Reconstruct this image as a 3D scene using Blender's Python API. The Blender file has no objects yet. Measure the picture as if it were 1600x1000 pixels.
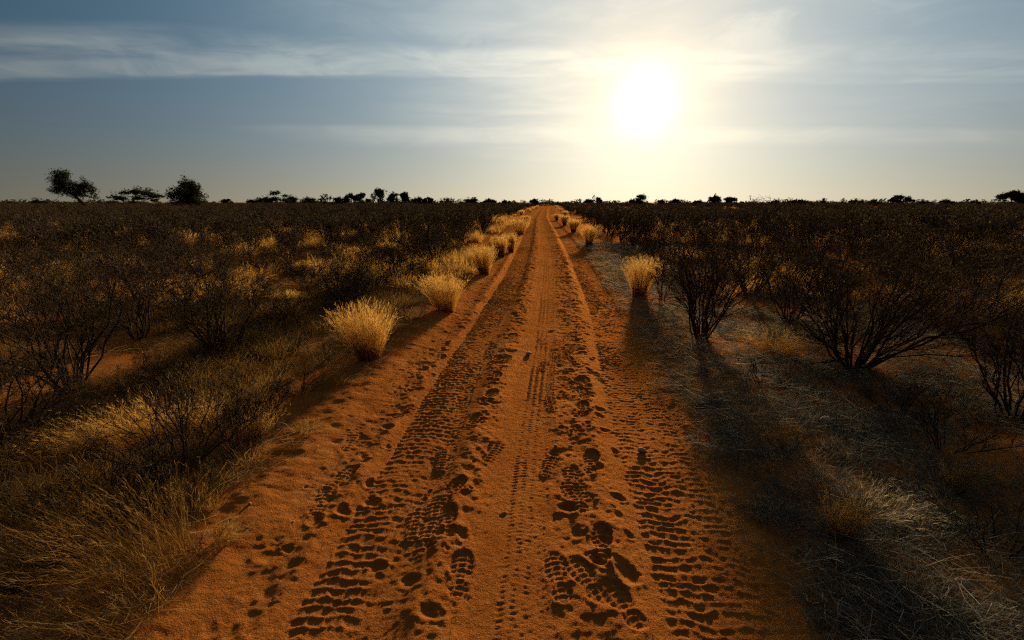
import bpy, math, random
import numpy as np
from mathutils import Vector

# ------------------------------------------------------------------ camera, sky, sun, exposure
scene = bpy.context.scene
F = 800.0                                   # focal length in pixels of a 1600 px wide picture (18 mm lens)
PITCH = math.atan2(500 - 316, F)
YAW = math.radians(3.49)
CAM_H = 1.65
cam_data = bpy.data.cameras.new('camera')
cam_data.sensor_width = 36.0
cam_data.lens = 36.0 * F / 1600.0
cam_data.clip_start = 0.05
cam_data.clip_end = 20000.0
cam = bpy.data.objects.new('camera', cam_data)
scene.collection.objects.link(cam)
cam.location = (0.0, 0.0, CAM_H)
cam.rotation_euler = (math.pi / 2 - PITCH, 0.0, YAW)
scene.camera = cam

SUN_EL = math.radians(9.8)
SUN_AZ = math.radians(10.2)                 # clockwise from +Y (the direction of the track)
SUN = Vector((math.sin(SUN_AZ) * math.cos(SUN_EL), math.cos(SUN_AZ) * math.cos(SUN_EL), math.sin(SUN_EL)))

sun_data = bpy.data.lights.new('sun', 'SUN')
sun_data.energy = 5.0
sun_data.angle = math.radians(3.5)         # the sun is veiled by thin cloud
sun_data.color = (1.0, 0.80, 0.52)
sun = bpy.data.objects.new('sun', sun_data)
scene.collection.objects.link(sun)
sun.rotation_euler = SUN.to_track_quat('Z', 'Y').to_euler()
sun.location = (20, 100, 30)

scene.view_settings.view_transform = 'Standard'
scene.view_settings.look = 'None'
scene.view_settings.gamma = 1.0
scene.view_settings.exposure = 0.8
scene.view_settings.use_curve_mapping = False
scene.render.engine = 'CYCLES'
scene.cycles.max_bounces = 6
scene.cycles.diffuse_bounces = 2
scene.cycles.use_adaptive_sampling = True
scene.cycles.adaptive_threshold = 0.03
scene.cycles.glossy_bounces = 2
scene.cycles.transmission_bounces = 4
scene.cycles.transparent_max_bounces = 4
scene.cycles.caustics_reflective = False
scene.cycles.caustics_refractive = False
scene.cycles.use_denoising = False
scene.cycles.sample_clamp_indirect = 1.5
scene.cycles.sample_clamp_direct = 2.5
scene.cycles.filter_width = 1.3


class Nodes:
    """small helper for building node trees"""
    def __init__(self, tree):
        self.t = tree
        tree.nodes.clear()

    def add(self, kind, **props):
        n = self.t.nodes.new(kind)
        for k, v in props.items():
            setattr(n, k, v)
        return n

    def put(self, sock, v):
        if hasattr(v, 'is_output') or isinstance(v, bpy.types.NodeSocket):
            self.t.links.new(v, sock)
        elif v is not None:
            sock.default_value = v

    def math(self, op, a, b=None, c=None, clamp=False):
        n = self.add('ShaderNodeMath', operation=op, use_clamp=clamp)
        self.put(n.inputs[0], a)
        if b is not None:
            self.put(n.inputs[1], b)
        if c is not None:
            self.put(n.inputs[2], c)
        return n.outputs[0]

    def vmath(self, op, a, b=None):
        n = self.add('ShaderNodeVectorMath', operation=op)
        self.put(n.inputs[0], a)
        if b is not None:
            self.put(n.inputs[1], b)
        return n.outputs['Value'] if op in ('DOT_PRODUCT', 'LENGTH') else n.outputs[0]

    def ramp(self, v, lo, hi, a=0.0, b=1.0, smooth=True):
        n = self.add('ShaderNodeMapRange')
        n.interpolation_type = 'SMOOTHSTEP' if smooth else 'LINEAR'
        n.clamp = True
        self.put(n.inputs['Value'], v)
        self.put(n.inputs['From Min'], lo); self.put(n.inputs['From Max'], hi)
        self.put(n.inputs['To Min'], a); self.put(n.inputs['To Max'], b)
        return n.outputs['Result']

    def combine(self, x, y, z):
        n = self.add('ShaderNodeCombineXYZ')
        for s, v in zip(n.inputs, (x, y, z)):
            self.put(s, v)
        return n.outputs[0]

    def noise(self, vec, scale, detail=3.0, rough=0.5, distort=0.0, out=0):
        n = self.add('ShaderNodeTexNoise')
        self.put(n.inputs['Vector'], vec)
        n.inputs['Scale'].default_value = scale
        n.inputs['Detail'].default_value = detail
        n.inputs['Roughness'].default_value = rough
        n.inputs['Distortion'].default_value = distort
        return n.outputs[out]

    def mix(self, fac, a, b, blend='MIX'):
        n = self.add('ShaderNodeMix', data_type='RGBA', blend_type=blend)
        self.put(n.inputs[0], fac)
        self.put(n.inputs[6], a if not isinstance(a, tuple) else (*a, 1.0))
        self.put(n.inputs[7], b if not isinstance(b, tuple) else (*b, 1.0))
        return n.outputs[2]


def build_world():
    w = bpy.data.worlds.new('World')
    scene.world = w
    w.use_nodes = True
    N = Nodes(w.node_tree)
    out = N.add('ShaderNodeOutputWorld')
    sky = N.add('ShaderNodeTexSky', sky_type='NISHITA')
    sky.sun_disc = False
    sky.sun_elevation = SUN_EL
    sky.sun_rotation = SUN_AZ
    sky.altitude = 1000.0
    sky.air_density = SKY['air']
    sky.dust_density = SKY['dust']
    sky.ozone_density = SKY['ozone']
    tc = N.add('ShaderNodeTexCoord')
    d = N.vmath('NORMALIZE', tc.outputs['Generated'])
    # angle from the sun, degrees
    cosang = N.vmath('DOT_PRODUCT', d, tuple(SUN))
    ang = N.math('MULTIPLY', N.math('ARCCOSINE', N.math('MINIMUM', cosang, 0.999999)), 180 / math.pi)
    # cloud sheet: the direction met with a level sheet of cloud, axes along and across the band direction
    fwd = (-math.sin(YAW), math.cos(YAW), 0.0)
    rgt = (math.cos(YAW), math.sin(YAW), 0.0)
    sep = N.add('ShaderNodeSeparateXYZ')
    N.put(sep.inputs[0], d)
    up = N.math('MAXIMUM', sep.outputs[2], 0.015)
    along = N.math('DIVIDE', N.vmath('DOT_PRODUCT', d, fwd), up)
    across = N.math('DIVIDE', N.vmath('DOT_PRODUCT', d, rgt), up)
    low = N.ramp(sep.outputs[2], 0.03, 0.13)                    # sheets melt into the haze near the horizon
    p = N.combine(N.math('MULTIPLY', across, 0.30), N.math('MULTIPLY', along, 0.62), 0.0)
    wisp = N.noise(p, 1.0, 6.0, 0.55, 0.35)
    p2 = N.combine(N.math('MULTIPLY', across, 0.45), N.math('MULTIPLY', along, 0.85), 3.7)
    fine = N.noise(p2, 2.1, 7.0, 0.6, 0.5)
    wob = N.math('MULTIPLY_ADD', N.noise(N.combine(N.math('MULTIPLY', across, 0.22), along, 9.1), 0.7, 5.0, 0.55), 1.5, -0.75)
    a2 = N.math('ADD', along, wob)

    def band(lo0, lo1, hi0, hi1):
        return N.math('MULTIPLY', N.ramp(a2, lo0, lo1), N.ramp(a2, hi0, hi1, 1.0, 0.0))
    b1 = band(3.25, 3.95, 4.55, 4.95)                             # the broad pale band
    b2 = N.math('MULTIPLY', band(7.0, 7.9, 8.6, 10.5), N.ramp(across, -4.5, -1.0))   # the thin low streak
    sheet = N.math('MULTIPLY', N.ramp(across, -2.0, 0.3), N.ramp(across, 1.2, 2.6, 1.0, 0.25))                             # thicker veil on the sun's side
    veil = N.math('MULTIPLY', N.ramp(wisp, 0.36, 0.70, 0.22, 1.0), N.math('MULTIPLY_ADD', sheet, 0.85, 0.03))
    b1f = N.math('MULTIPLY', b1, N.ramp(fine, 0.18, 0.62, 0.35, 1.0))
    b1f = N.math('MULTIPLY', b1f, N.ramp(across, 0.6, 3.0, 1.0, 0.55))
    dens = N.math('MAXIMUM', N.math('MULTIPLY', b1f, 0.78), N.math('MULTIPLY', b2, 0.7))
    dens = N.math('MAXIMUM', dens, N.math('MULTIPLY', veil, 0.8))
    dens = N.math('MULTIPLY', dens, N.ramp(fine, 0.2, 0.7, 0.7, 1.1))
    clump = N.noise(N.combine(N.math('MULTIPLY', sep.outputs[0], 6.0), N.math('MULTIPLY', sep.outputs[1], 6.0), N.math('MULTIPLY', sep.outputs[2], 19.0)), 1.0, 8.0, 0.6, 0.6)
    dens = N.math('MULTIPLY', dens, N.ramp(clump, 0.32, 0.62, 0.50, 1.2))
    puff = N.math('MULTIPLY', N.ramp(clump, 0.44, 0.70), N.math('MULTIPLY', sheet, 0.62))
    dens = N.math('MAXIMUM', dens, puff)
    dens = N.math('MULTIPLY', dens, low, clamp=True)
    # the sunlit veil glows strongest around the sun (forward scattering in thin ice cloud)
    near = N.math('EXPONENT', N.math('DIVIDE', ang, -SKY['cloud_deg']))
    lum = N.math('MULTIPLY_ADD', near, SKY['cloud_near'], SKY['cloud_base'])
    cloud = N.mix(near, (0.92, 0.97, 1.0), (1.08, 1.0, 0.82))
    cloud = N.mix(1.0, cloud, N.combine(lum, lum, lum), 'MULTIPLY')
    skycol = N.mix(1.0, sky.outputs[0], (SKY['strength'] / 0.1 * SKY['tint'][0], SKY['strength'] / 0.1 * SKY['tint'][1], SKY['strength'] / 0.1 * SKY['tint'][2]), 'MULTIPLY')
    bg1 = N.add('ShaderNodeBackground'); N.put(bg1.inputs[0], skycol); bg1.inputs[1].default_value = 0.1
    bg2 = N.add('ShaderNodeBackground'); N.put(bg2.inputs[0], cloud)
    mixs = N.add('ShaderNodeMixShader')
    N.put(mixs.inputs[0], dens)
    N.t.links.new(bg1.outputs[0], mixs.inputs[1]); N.t.links.new(bg2.outputs[0], mixs.inputs[2])
    # dusty air above the horizon, all the way round
    thick = N.math('MULTIPLY', N.math('EXPONENT', N.math('DIVIDE', N.math('MAXIMUM', sep.outputs[2], 0.0), -SKY['dust_h'])), 0.93)
    dl = N.math('MULTIPLY_ADD', N.math('EXPONENT', N.math('DIVIDE', ang, -SKY['dust_deg'])), SKY['dust_near'], SKY['dust_base'])
    bg4 = N.add('ShaderNodeBackground'); N.put(bg4.inputs[0], N.mix(1.0, (1.0, 0.84, 0.58), N.combine(dl, dl, dl), 'MULTIPLY'))
    mixh = N.add('ShaderNodeMixShader')
    N.put(mixh.inputs[0], thick)
    N.t.links.new(mixs.outputs[0], mixh.inputs[1]); N.t.links.new(bg4.outputs[0], mixh.inputs[2])
    mixs = mixh
    # aureole of the veiled sun
    g1 = N.math('MULTIPLY', N.math('EXPONENT', N.math('MULTIPLY', N.math('POWER', N.math('DIVIDE', ang, SKY['core_deg']), 2.0), -1.0)), SKY['core'])
    g2 = N.math('MULTIPLY', N.math('EXPONENT', N.math('DIVIDE', ang, -SKY['halo_deg'])), SKY['halo'])
    core = N.mix(1.0, (1.0, 0.97, 0.80), N.combine(g1, g1, g1), 'MULTIPLY')
    g3 = N.math('MULTIPLY', N.math('EXPONENT', N.math('DIVIDE', ang, -SKY['wide_deg'])), N.math('MULTIPLY_ADD', thick, -SKY['wide'] * 0.95, SKY['wide']))
    halo = N.mix(1.0, N.mix(1.0, (1.0, 0.80, 0.44), N.combine(g2, g2, g2), 'MULTIPLY'), N.mix(1.0, N.mix(near, (0.26, 0.92, 1.34), (1.28, 0.96, 0.58)), N.combine(g3, g3, g3), 'MULTIPLY'), 'ADD')
    bg3 = N.add('ShaderNodeBackground'); N.put(bg3.inputs[0], N.mix(1.0, core, halo, 'ADD'))
    adds = N.add('ShaderNodeAddShader')
    N.t.links.new(mixs.outputs[0], adds.inputs[0]); N.t.links.new(bg3.outputs[0], adds.inputs[1])
    N.t.links.new(adds.outputs[0], out.inputs[0])
    w.cycles.sampling_method = 'MANUAL'
    w.cycles.sample_map_resolution = 1024


SKY = dict(air=1.0, dust=0.5, ozone=3.0, strength=0.0058, tint=(0.14, 1.0, 1.7),
           cloud_deg=30.0, cloud_near=0.13, cloud_base=0.115,
           core=0.43, core_deg=2.45, halo=0.11, halo_deg=4.5, wide=0.56, wide_deg=22.5,
           dust_h=0.115, dust_deg=26.0, dust_near=0.90, dust_base=0.008)
build_world()

# ------------------------------------------------------------------ helpers
COL = scene.collection


def hash01(ix, iy, seed):
    h = (ix.astype(np.int64) * 374761393 + iy.astype(np.int64) * 668265263 + seed * 1442695041) & 0xFFFFFFFF
    h = ((h ^ (h >> 13)) * 1274126177) & 0xFFFFFFFF
    h = ((h ^ (h >> 16)) * 2246822519) & 0xFFFFFFFF
    return ((h ^ (h >> 15)) & 0xFFFFFF) / float(0xFFFFFF)


def vnoise(x, y, seed=0):
    ix = np.floor(x); iy = np.floor(y)
    fx = x - ix; fy = y - iy
    ux = fx * fx * fx * (fx * (fx * 6 - 15) + 10); uy = fy * fy * fy * (fy * (fy * 6 - 15) + 10)
    a = hash01(ix, iy, seed); b = hash01(ix + 1, iy, seed)
    c = hash01(ix, iy + 1, seed); d = hash01(ix + 1, iy + 1, seed)
    return (a + (b - a) * ux) * (1 - uy) + (c + (d - c) * ux) * uy - 0.5


def fbm(x, y, octaves=4, seed=0, gain=0.5):
    out = np.zeros(np.broadcast(x, y).shape); amp = 1.0
    for o in range(octaves):
        out += amp * vnoise(x * 2.03 ** o + 17.3 * o, y * 2.03 ** o - 9.1 * o, seed + o)
        amp *= gain
    return out


def sstep(a, b, v):
    t = np.clip((v - a) / (b - a), 0, 1)
    return t * t * (3 - 2 * t)


_cy = np.linspace(-60, 400, 4601)
_cx = np.interp(_cy, [-60, 0, 3.8, 6.6, 10, 14, 22, 30, 46, 80, 125, 200, 400], [-0.1, -0.03, -0.02, 0.10, 0.15, 0.16, 0.10, 0.0, -0.15, 0.1, 0.8, 2.5, 10])
_k = np.hanning(41); _k /= _k.sum()
_cx = np.convolve(np.pad(_cx, 20, 'edge'), _k, 'valid')


def track_x(y):
    return np.interp(y, _cy, _cx)


def rise(y):
    """the plain lifts a little ahead of the camera, crests, and falls away"""
    yy = np.maximum(y, 0)
    return 0.33 * (1 - np.exp(-yy / 11.0)) + 0.22 * sstep(40, 118, yy) - 2.2 * sstep(118, 420, yy)


def terrain(x, y):
    s = np.abs(x - track_x(y))
    off = sstep(1.2, 4.0, s)
    near = np.clip(1 - np.hypot(x, y) / 140, 0, 1)
    z = rise(y) + off * (0.30 * fbm(x / 14, y / 14, 2, 3) + near * (0.10 * fbm(x / 1.9, y / 1.9, 3, 5)))
    z = z + near * sstep(1.0, 1.5, s) * (0.022 * fbm(x / 0.33, y / 0.33, 3, 8))
    z = z + 0.05 * np.exp(-((s - 1.55) / 0.35) ** 2) * near
    far = sstep(300, 2500, np.hypot(x, y))
    return z + far * 2.4 * fbm(x / 500, y / 500, 2, 44)


def ground_z(x, y):
    return float(terrain(np.array([float(x)]), np.array([float(y)]))[0])


def pixel_ray(px, py):
    v = Vector(((px - 800) / F, (500 - py) / F, -1.0))
    v.rotate(cam.rotation_euler)
    return v.normalized()


def pixel_ground(px, py):
    """where the sight line through a photograph pixel meets the ground"""
    v = pixel_ray(px, py)
    t = 0.5
    for i in range(4000):
        p = cam.location + v * t
        gap = p.z - float(rise(np.array([p.y]))[0])
        if gap < 0.002 or t > 160:
            break
        t += max(0.002, gap * 0.6)
    return p.x, p.y


def new_mesh(name, verts, quads=None, tris=None, smooth=True, tint=None):
    me = bpy.data.meshes.new(name)
    verts = np.ascontiguousarray(verts, dtype=np.float32)
    quads = np.zeros((0, 4), int) if quads is None else np.asarray(quads)
    tris = np.zeros((0, 3), int) if tris is None else np.asarray(tris)
    nq, nt = len(quads), len(tris)
    me.vertices.add(len(verts)); me.vertices.foreach_set('co', verts.ravel())
    loops = np.concatenate([quads.ravel(), tris.ravel()]).astype(np.int32)
    me.loops.add(len(loops)); me.loops.foreach_set('vertex_index', loops)
    me.polygons.add(nq + nt)
    start = np.concatenate([np.arange(nq) * 4, nq * 4 + np.arange(nt) * 3]).astype(np.int32)
    me.polygons.foreach_set('loop_start', start)
    me.polygons.foreach_set('use_smooth', np.full(nq + nt, smooth, dtype=bool))
    if tint is not None:
        at = me.attributes.new('tint', 'FLOAT_COLOR', 'POINT')
        c = np.ones((len(verts), 4), np.float32); c[:, :3] = tint
        at.data.foreach_set('color', c.ravel())
    me.update(calc_edges=True)
    me.validate()
    return me


def link(name, data, mat=None, parent=None):
    o = bpy.data.objects.new(name, data)
    COL.objects.link(o)
    if mat is not None and data is not None and not data.materials:
        data.materials.append(mat)
    if parent is not None:
        o.parent = parent
    return o


def tag(o, label=None, cat=None, group=None, kind=None):
    for k, v in (('label', label), ('category', cat), ('group', group), ('kind', kind)):
        if v:
            o[k] = v
    return o


# ------------------------------------------------------------------ materials
def new_mat(name):
    m = bpy.data.materials.new(name)
    m.use_nodes = True
    N = Nodes(m.node_tree)
    return m, N, N.add('ShaderNodeOutputMaterial')


def sand_material():
    m, N, out = new_mat('red_sand')
    tc = N.add('ShaderNodeTexCoord')
    P = tc.outputs['Object']
    big = N.noise(P, 0.35, 4, 0.55)
    mid = N.noise(P, 3.2, 5, 0.6)
    grain = N.noise(P, 170.0, 3, 0.7)
    grain2 = N.noise(P, 520.0, 2, 0.6)
    col = N.mix(N.ramp(big, 0.35, 0.7), (0.335, 0.108, 0.019), (0.395, 0.135, 0.027))
    col = N.mix(N.ramp(mid, 0.42, 0.72, 0.0, 0.6), col, (0.265, 0.072, 0.011))
    dry = N.noise(P, 1.3, 6, 0.62, 0.6)
    col = N.mix(N.ramp(dry, 0.52, 0.72, 0.0, 0.45), col, (0.44, 0.18, 0.050))
    col = N.mix(N.ramp(grain, 0.55, 0.78, 0.0, 0.55), col, (0.22, 0.06, 0.014))
    col = N.mix(N.ramp(grain2, 0.60, 0.72, 0.0, 0.65), col, (0.66, 0.30, 0.10))
    b = N.add('ShaderNodeBsdfPrincipled')
    N.put(b.inputs['Base Color'], col)
    b.inputs['Roughness'].default_value = 0.9
    b.inputs['Diffuse Roughness'].default_value = 0.6
    b.inputs['Specular IOR Level'].default_value = 0.0
    b.inputs['Specular Tint'].default_value = (1.0, 0.45, 0.15, 1.0)
    bump = N.add('ShaderNodeBump')
    bump.inputs['Strength'].default_value = 0.9
    bump.inputs['Distance'].default_value = 0.008
    h = N.math('ADD', N.math('MULTIPLY', grain, 0.7), N.math('MULTIPLY', N.noise(P, 60.0, 4, 0.65), 0.9))
    N.put(bump.inputs['Height'], h)
    N.t.links.new(bump.outputs[0], b.inputs['Normal'])
    # the grains scatter low light onward: a broad lobe of the sand's own colour
    g = N.add('ShaderNodeBsdfGlossy'); g.inputs['Roughness'].default_value = 0.75
    N.put(g.inputs['Color'], N.mix(1.0, col, (1.25, 1.25, 1.25), 'MULTIPLY'))
    N.t.links.new(bump.outputs[0], g.inputs['Normal'])
    mx = N.add('ShaderNodeMixShader'); mx.inputs[0].default_value = 0.22
    N.t.links.new(b.outputs[0], mx.inputs[1]); N.t.links.new(g.outputs[0], mx.inputs[2])
    N.t.links.new(mx.outputs[0], out.inputs[0])
    return m


SAND = sand_material()


# ------------------------------------------------------------------ ground and track
def axis(stops):
    """stops: list of (start, step) then a final end"""
    vals = []
    for (a, st), nxt in zip(stops[:-1], stops[1:]):
        b = nxt[0] if isinstance(nxt, tuple) else nxt
        n = max(1, int(round((b - a) / st)))
        vals.append(a + (b - a) * np.arange(n) / n)
    vals.append([stops[-1][0] if isinstance(stops[-1], tuple) else stops[-1]])
    return np.concatenate(vals)


def grid_faces(nr, nc, base=0):
    i = np.arange(nr - 1)[:, None] * nc + np.arange(nc - 1)[None, :] + base
    return np.stack([i, i + 1, i + nc + 1, i + nc], -1).reshape(-1, 4)


def grow(start, step, rate, end):
    v = [start]
    while v[-1] < end:
        v.append(v[-1] + max(step, (v[-1] - start) * rate))
    return np.array(v)


def build_ground():
    right = grow(0.0, 0.075, 0.045, 6000.0)
    right = np.concatenate([np.arange(0, 6.0, 0.075), 6.0 + grow(0.0, 0.075, 0.045, 6000.0)])
    xs = np.concatenate([-right[:0:-1], right])
    ahead = np.concatenate([np.arange(0, 9.0, 0.075), 9.0 + grow(0.0, 0.075, 0.032, 6500.0)])
    back = grow(0.0, 0.3, 0.12, 600.0)
    ys = np.concatenate([-back[:0:-1], ahead])
    X, Y = np.meshgrid(xs, ys)
    Z = terrain(X, Y)
    s = np.abs(X - track_x(Y))
    Z = Z - 0.16 * sstep(2.15, 1.75, s) * sstep(0.2, 0.6, Y) * sstep(150.0, 146.0, Y)
    v = np.stack([X, Y, Z], -1).reshape(-1, 3)
    o = link('ground', new_mesh('ground', v, grid_faces(len(ys), len(xs))), SAND)
    tag(o, kind='structure')


# prints pressed into the track: (photograph pixel x, y, length m, width m, depth m, heading degrees, kind)
PRINTS = [
    (606, 668, .13, .11, .045, 0, 'hoof'), (604, 696, .09, .07, .025, 0, 'hoof'), (577, 752, .10, .08, .04, 0, 'hoof'),
    (580, 779, .15, .12, .055, 10, 'hoof'), (535, 795, .13, .11, .05, 0, 'hoof'), (492, 812, .20, .09, .05, 5, 'hoof'),
    (508, 765, .08, .06, .03, 0, 'hoof'), (512, 780, .10, .07, .025, 0, 'hoof'), (418, 872, .12, .14, .035, 0, 'hoof'),
    (450, 858, .09, .06, .03, 0, 'hoof'), (395, 770, .10, .11, .04, 0, 'hoof'), (672, 958, .13, .12, .04, 0, 'hoof'),
    (888, 793, .15, .12, .055, 0, 'hoof'), (934, 878, .12, .085, .045, 20, 'hoof'), (980, 895, .19, .14, .075, 15, 'hoof'),
    (943, 832, .07, .05, .025, 0, 'hoof'), (902, 832, .10, .10, .02, 0, 'hoof'), (966, 778, .11, .09, .04, 0, 'hoof'),
    (866, 707, .10, .11, .04, 0, 'hoof'), (933, 734, .12, .10, .045, 0, 'hoof'), (944, 672, .10, .09, .035, 0, 'hoof'),
    (961, 703, .12, .07, .04, 0, 'hoof'), (920, 672, .07, .05, .02, 0, 'hoof'), (936, 640, .14, .10, .04, 0, 'hoof'),
    (937, 650, .11, .12, .03, 0, 'hoof'), (917, 618, .11, .09, .035, 0, 'hoof'), (928, 582, .14, .10, .045, 0, 'hoof'),
    (908, 592, .09, .08, .03, 0, 'hoof'), (884, 594, .10, .08, .03, 0, 'hoof'), (924, 562, .13, .07, .03, 0, 'hoof'),
    (908, 548, .16, .11, .035, 0, 'hoof'), (890, 552, .12, .09, .03, 0, 'hoof'), (860, 517, .14, .10, .035, 0, 'hoof'),
    (903, 525, .12, .09, .03, 0, 'hoof'), (662, 576, .16, .11, .045, 0, 'hoof'), (692, 597, .13, .08, .04, 0, 'hoof'),
    (677, 584, .09, .06, .03, 0, 'hoof'), (655, 607, .12, .09, .035, 0, 'hoof'), (690, 545, .14, .09, .035, 0, 'hoof'),
    (692, 557, .16, .10, .04, 0, 'hoof'), (700, 535, .12, .08, .03, 0, 'hoof'), (758, 648, .12, .10, .03, 0, 'hoof'),
    (785, 803, .055, .05, .035, 0, 'hoof'), (712, 758, .09, .07, .03, 0, 'hoof'), (728, 772, .08, .07, .03, 0, 'hoof'),
    (722, 835, .14, .08, .04, 20, 'hoof'), (590, 880, .12, .09, .04, 0, 'hoof'), (640, 905, .12, .12, .03, 0, 'hoof'),
    (720, 895, .29, .105, .028, 3, 'shoe'), (872, 900, .30, .105, .028, 8, 'shoe'), (915, 905, .29, .11, .022, 24, 'shoe'),
    (770, 705, .29, .105, .022, -12, 'shoe'), (765, 620, .28, .10, .022, -15, 'shoe'), (860, 630, .29, .10, .022, 5, 'shoe'),
    (850, 570, .29, .10, .022, -6, 'shoe'), (790, 562, .28, .10, .02, -8, 'shoe'), (905, 765, .28, .10, .014, 20, 'shoe'),
    (972, 945, .28, .11, .018, 25, 'shoe'), (690, 715, .28, .10, .016, 4, 'shoe'), (740, 660, .28, .10, .014, -10, 'shoe'),
    (858, 725, .28, .10, .02, -14, 'shoe'), (847, 530, .28, .10, .02, 6, 'shoe'), (680, 800, .28, .10, .02, 8, 'shoe'),
]


def all_prints():
    rng = np.random.default_rng(11)
    out = []
    for px, py, L, W, dep, ang, kind in PRINTS:
        x, y = pixel_ground(px, py)
        out.append((x, y, L, W, dep, math.radians(-ang), kind))
    # the herd's trail goes on up the track on both sides of the smooth middle strip
    n = 0
    while n < 1350:
        y = 2.0 + 36 * rng.random() ** 1.25
        side = rng.choice([-1, 1], p=[0.42, 0.58])
        s = (0.13 + 0.36 * rng.random()) if side > 0 else (-0.36 - 0.26 * rng.random())
        if rng.random() < 0.24:
            s = rng.choice([-1, 1], p=[0.8, 0.2]) * (1.02 + 0.35 * rng.random())
        if y < 4.0 and rng.random() < 0.40:
            continue
        k = 'shoe' if rng.random() < 0.16 else 'hoof'
        a = rng.uniform(0.03, 0.085)
        big = 1.0 + 0.35 * (y > 8)
        if k == 'shoe':
            out.append((s + track_x(y), y, .28, .10, rng.uniform(.012, .022), rng.normal(0, .2), k))
        else:
            out.append((s + track_x(y), y, a * 1.2 * big, a * rng.uniform(.75, 1.1) * big, rng.uniform(.016, .042), rng.normal(0, .5), k))
        n += 1
    return sorted(out, key=lambda t: t[6] == 'hoof')               # shoe prints first, hooves over them


def lug_relief(s, y, c, half, pitch, seed, cells=4.5, row_skew=0.25):
    """a tyre's tread left in soft sand: staggered hollows with sharp little crests between them"""
    u = (s - c) / half                                            # -1..1 across the tread
    wx = s + 0.022 * fbm(s / 0.07, y / 0.07, 2, seed); wy = y + 0.045 * fbm(s / 0.10, y / 0.10, 3, seed + 3)
    ph = wy / pitch + row_skew * np.abs(u) * 1.6 + 0.10 * np.sin(wx * 38 + seed)
    row = np.floor(ph)
    fr = ph - row
    jit = hash01(row.astype(np.int64), (row * 0).astype(np.int64), seed) * 0.25
    cph = (wx - c) / (2 * half) * cells + 0.5 * np.mod(row, 2) + jit
    fc = cph - np.floor(cph)
    ridge_y = np.abs(np.mod(fr, 1.0) - 0.5) * 2                   # 1 on the crest between rows
    ridge_x = np.abs(fc - 0.5) * 2
    hollow = (1 - ridge_y ** 3.0) * (1 - 0.75 * ridge_x ** 5.0)
    depth = 0.65 + 0.7 * hash01(np.floor(cph).astype(np.int64), row.astype(np.int64), seed + 5)
    inside = sstep(1.0, 0.86, np.abs(u) + 0.10 * vnoise(s / 0.05, y / 0.09, seed + 9))
    return -hollow * depth * inside, inside


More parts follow.
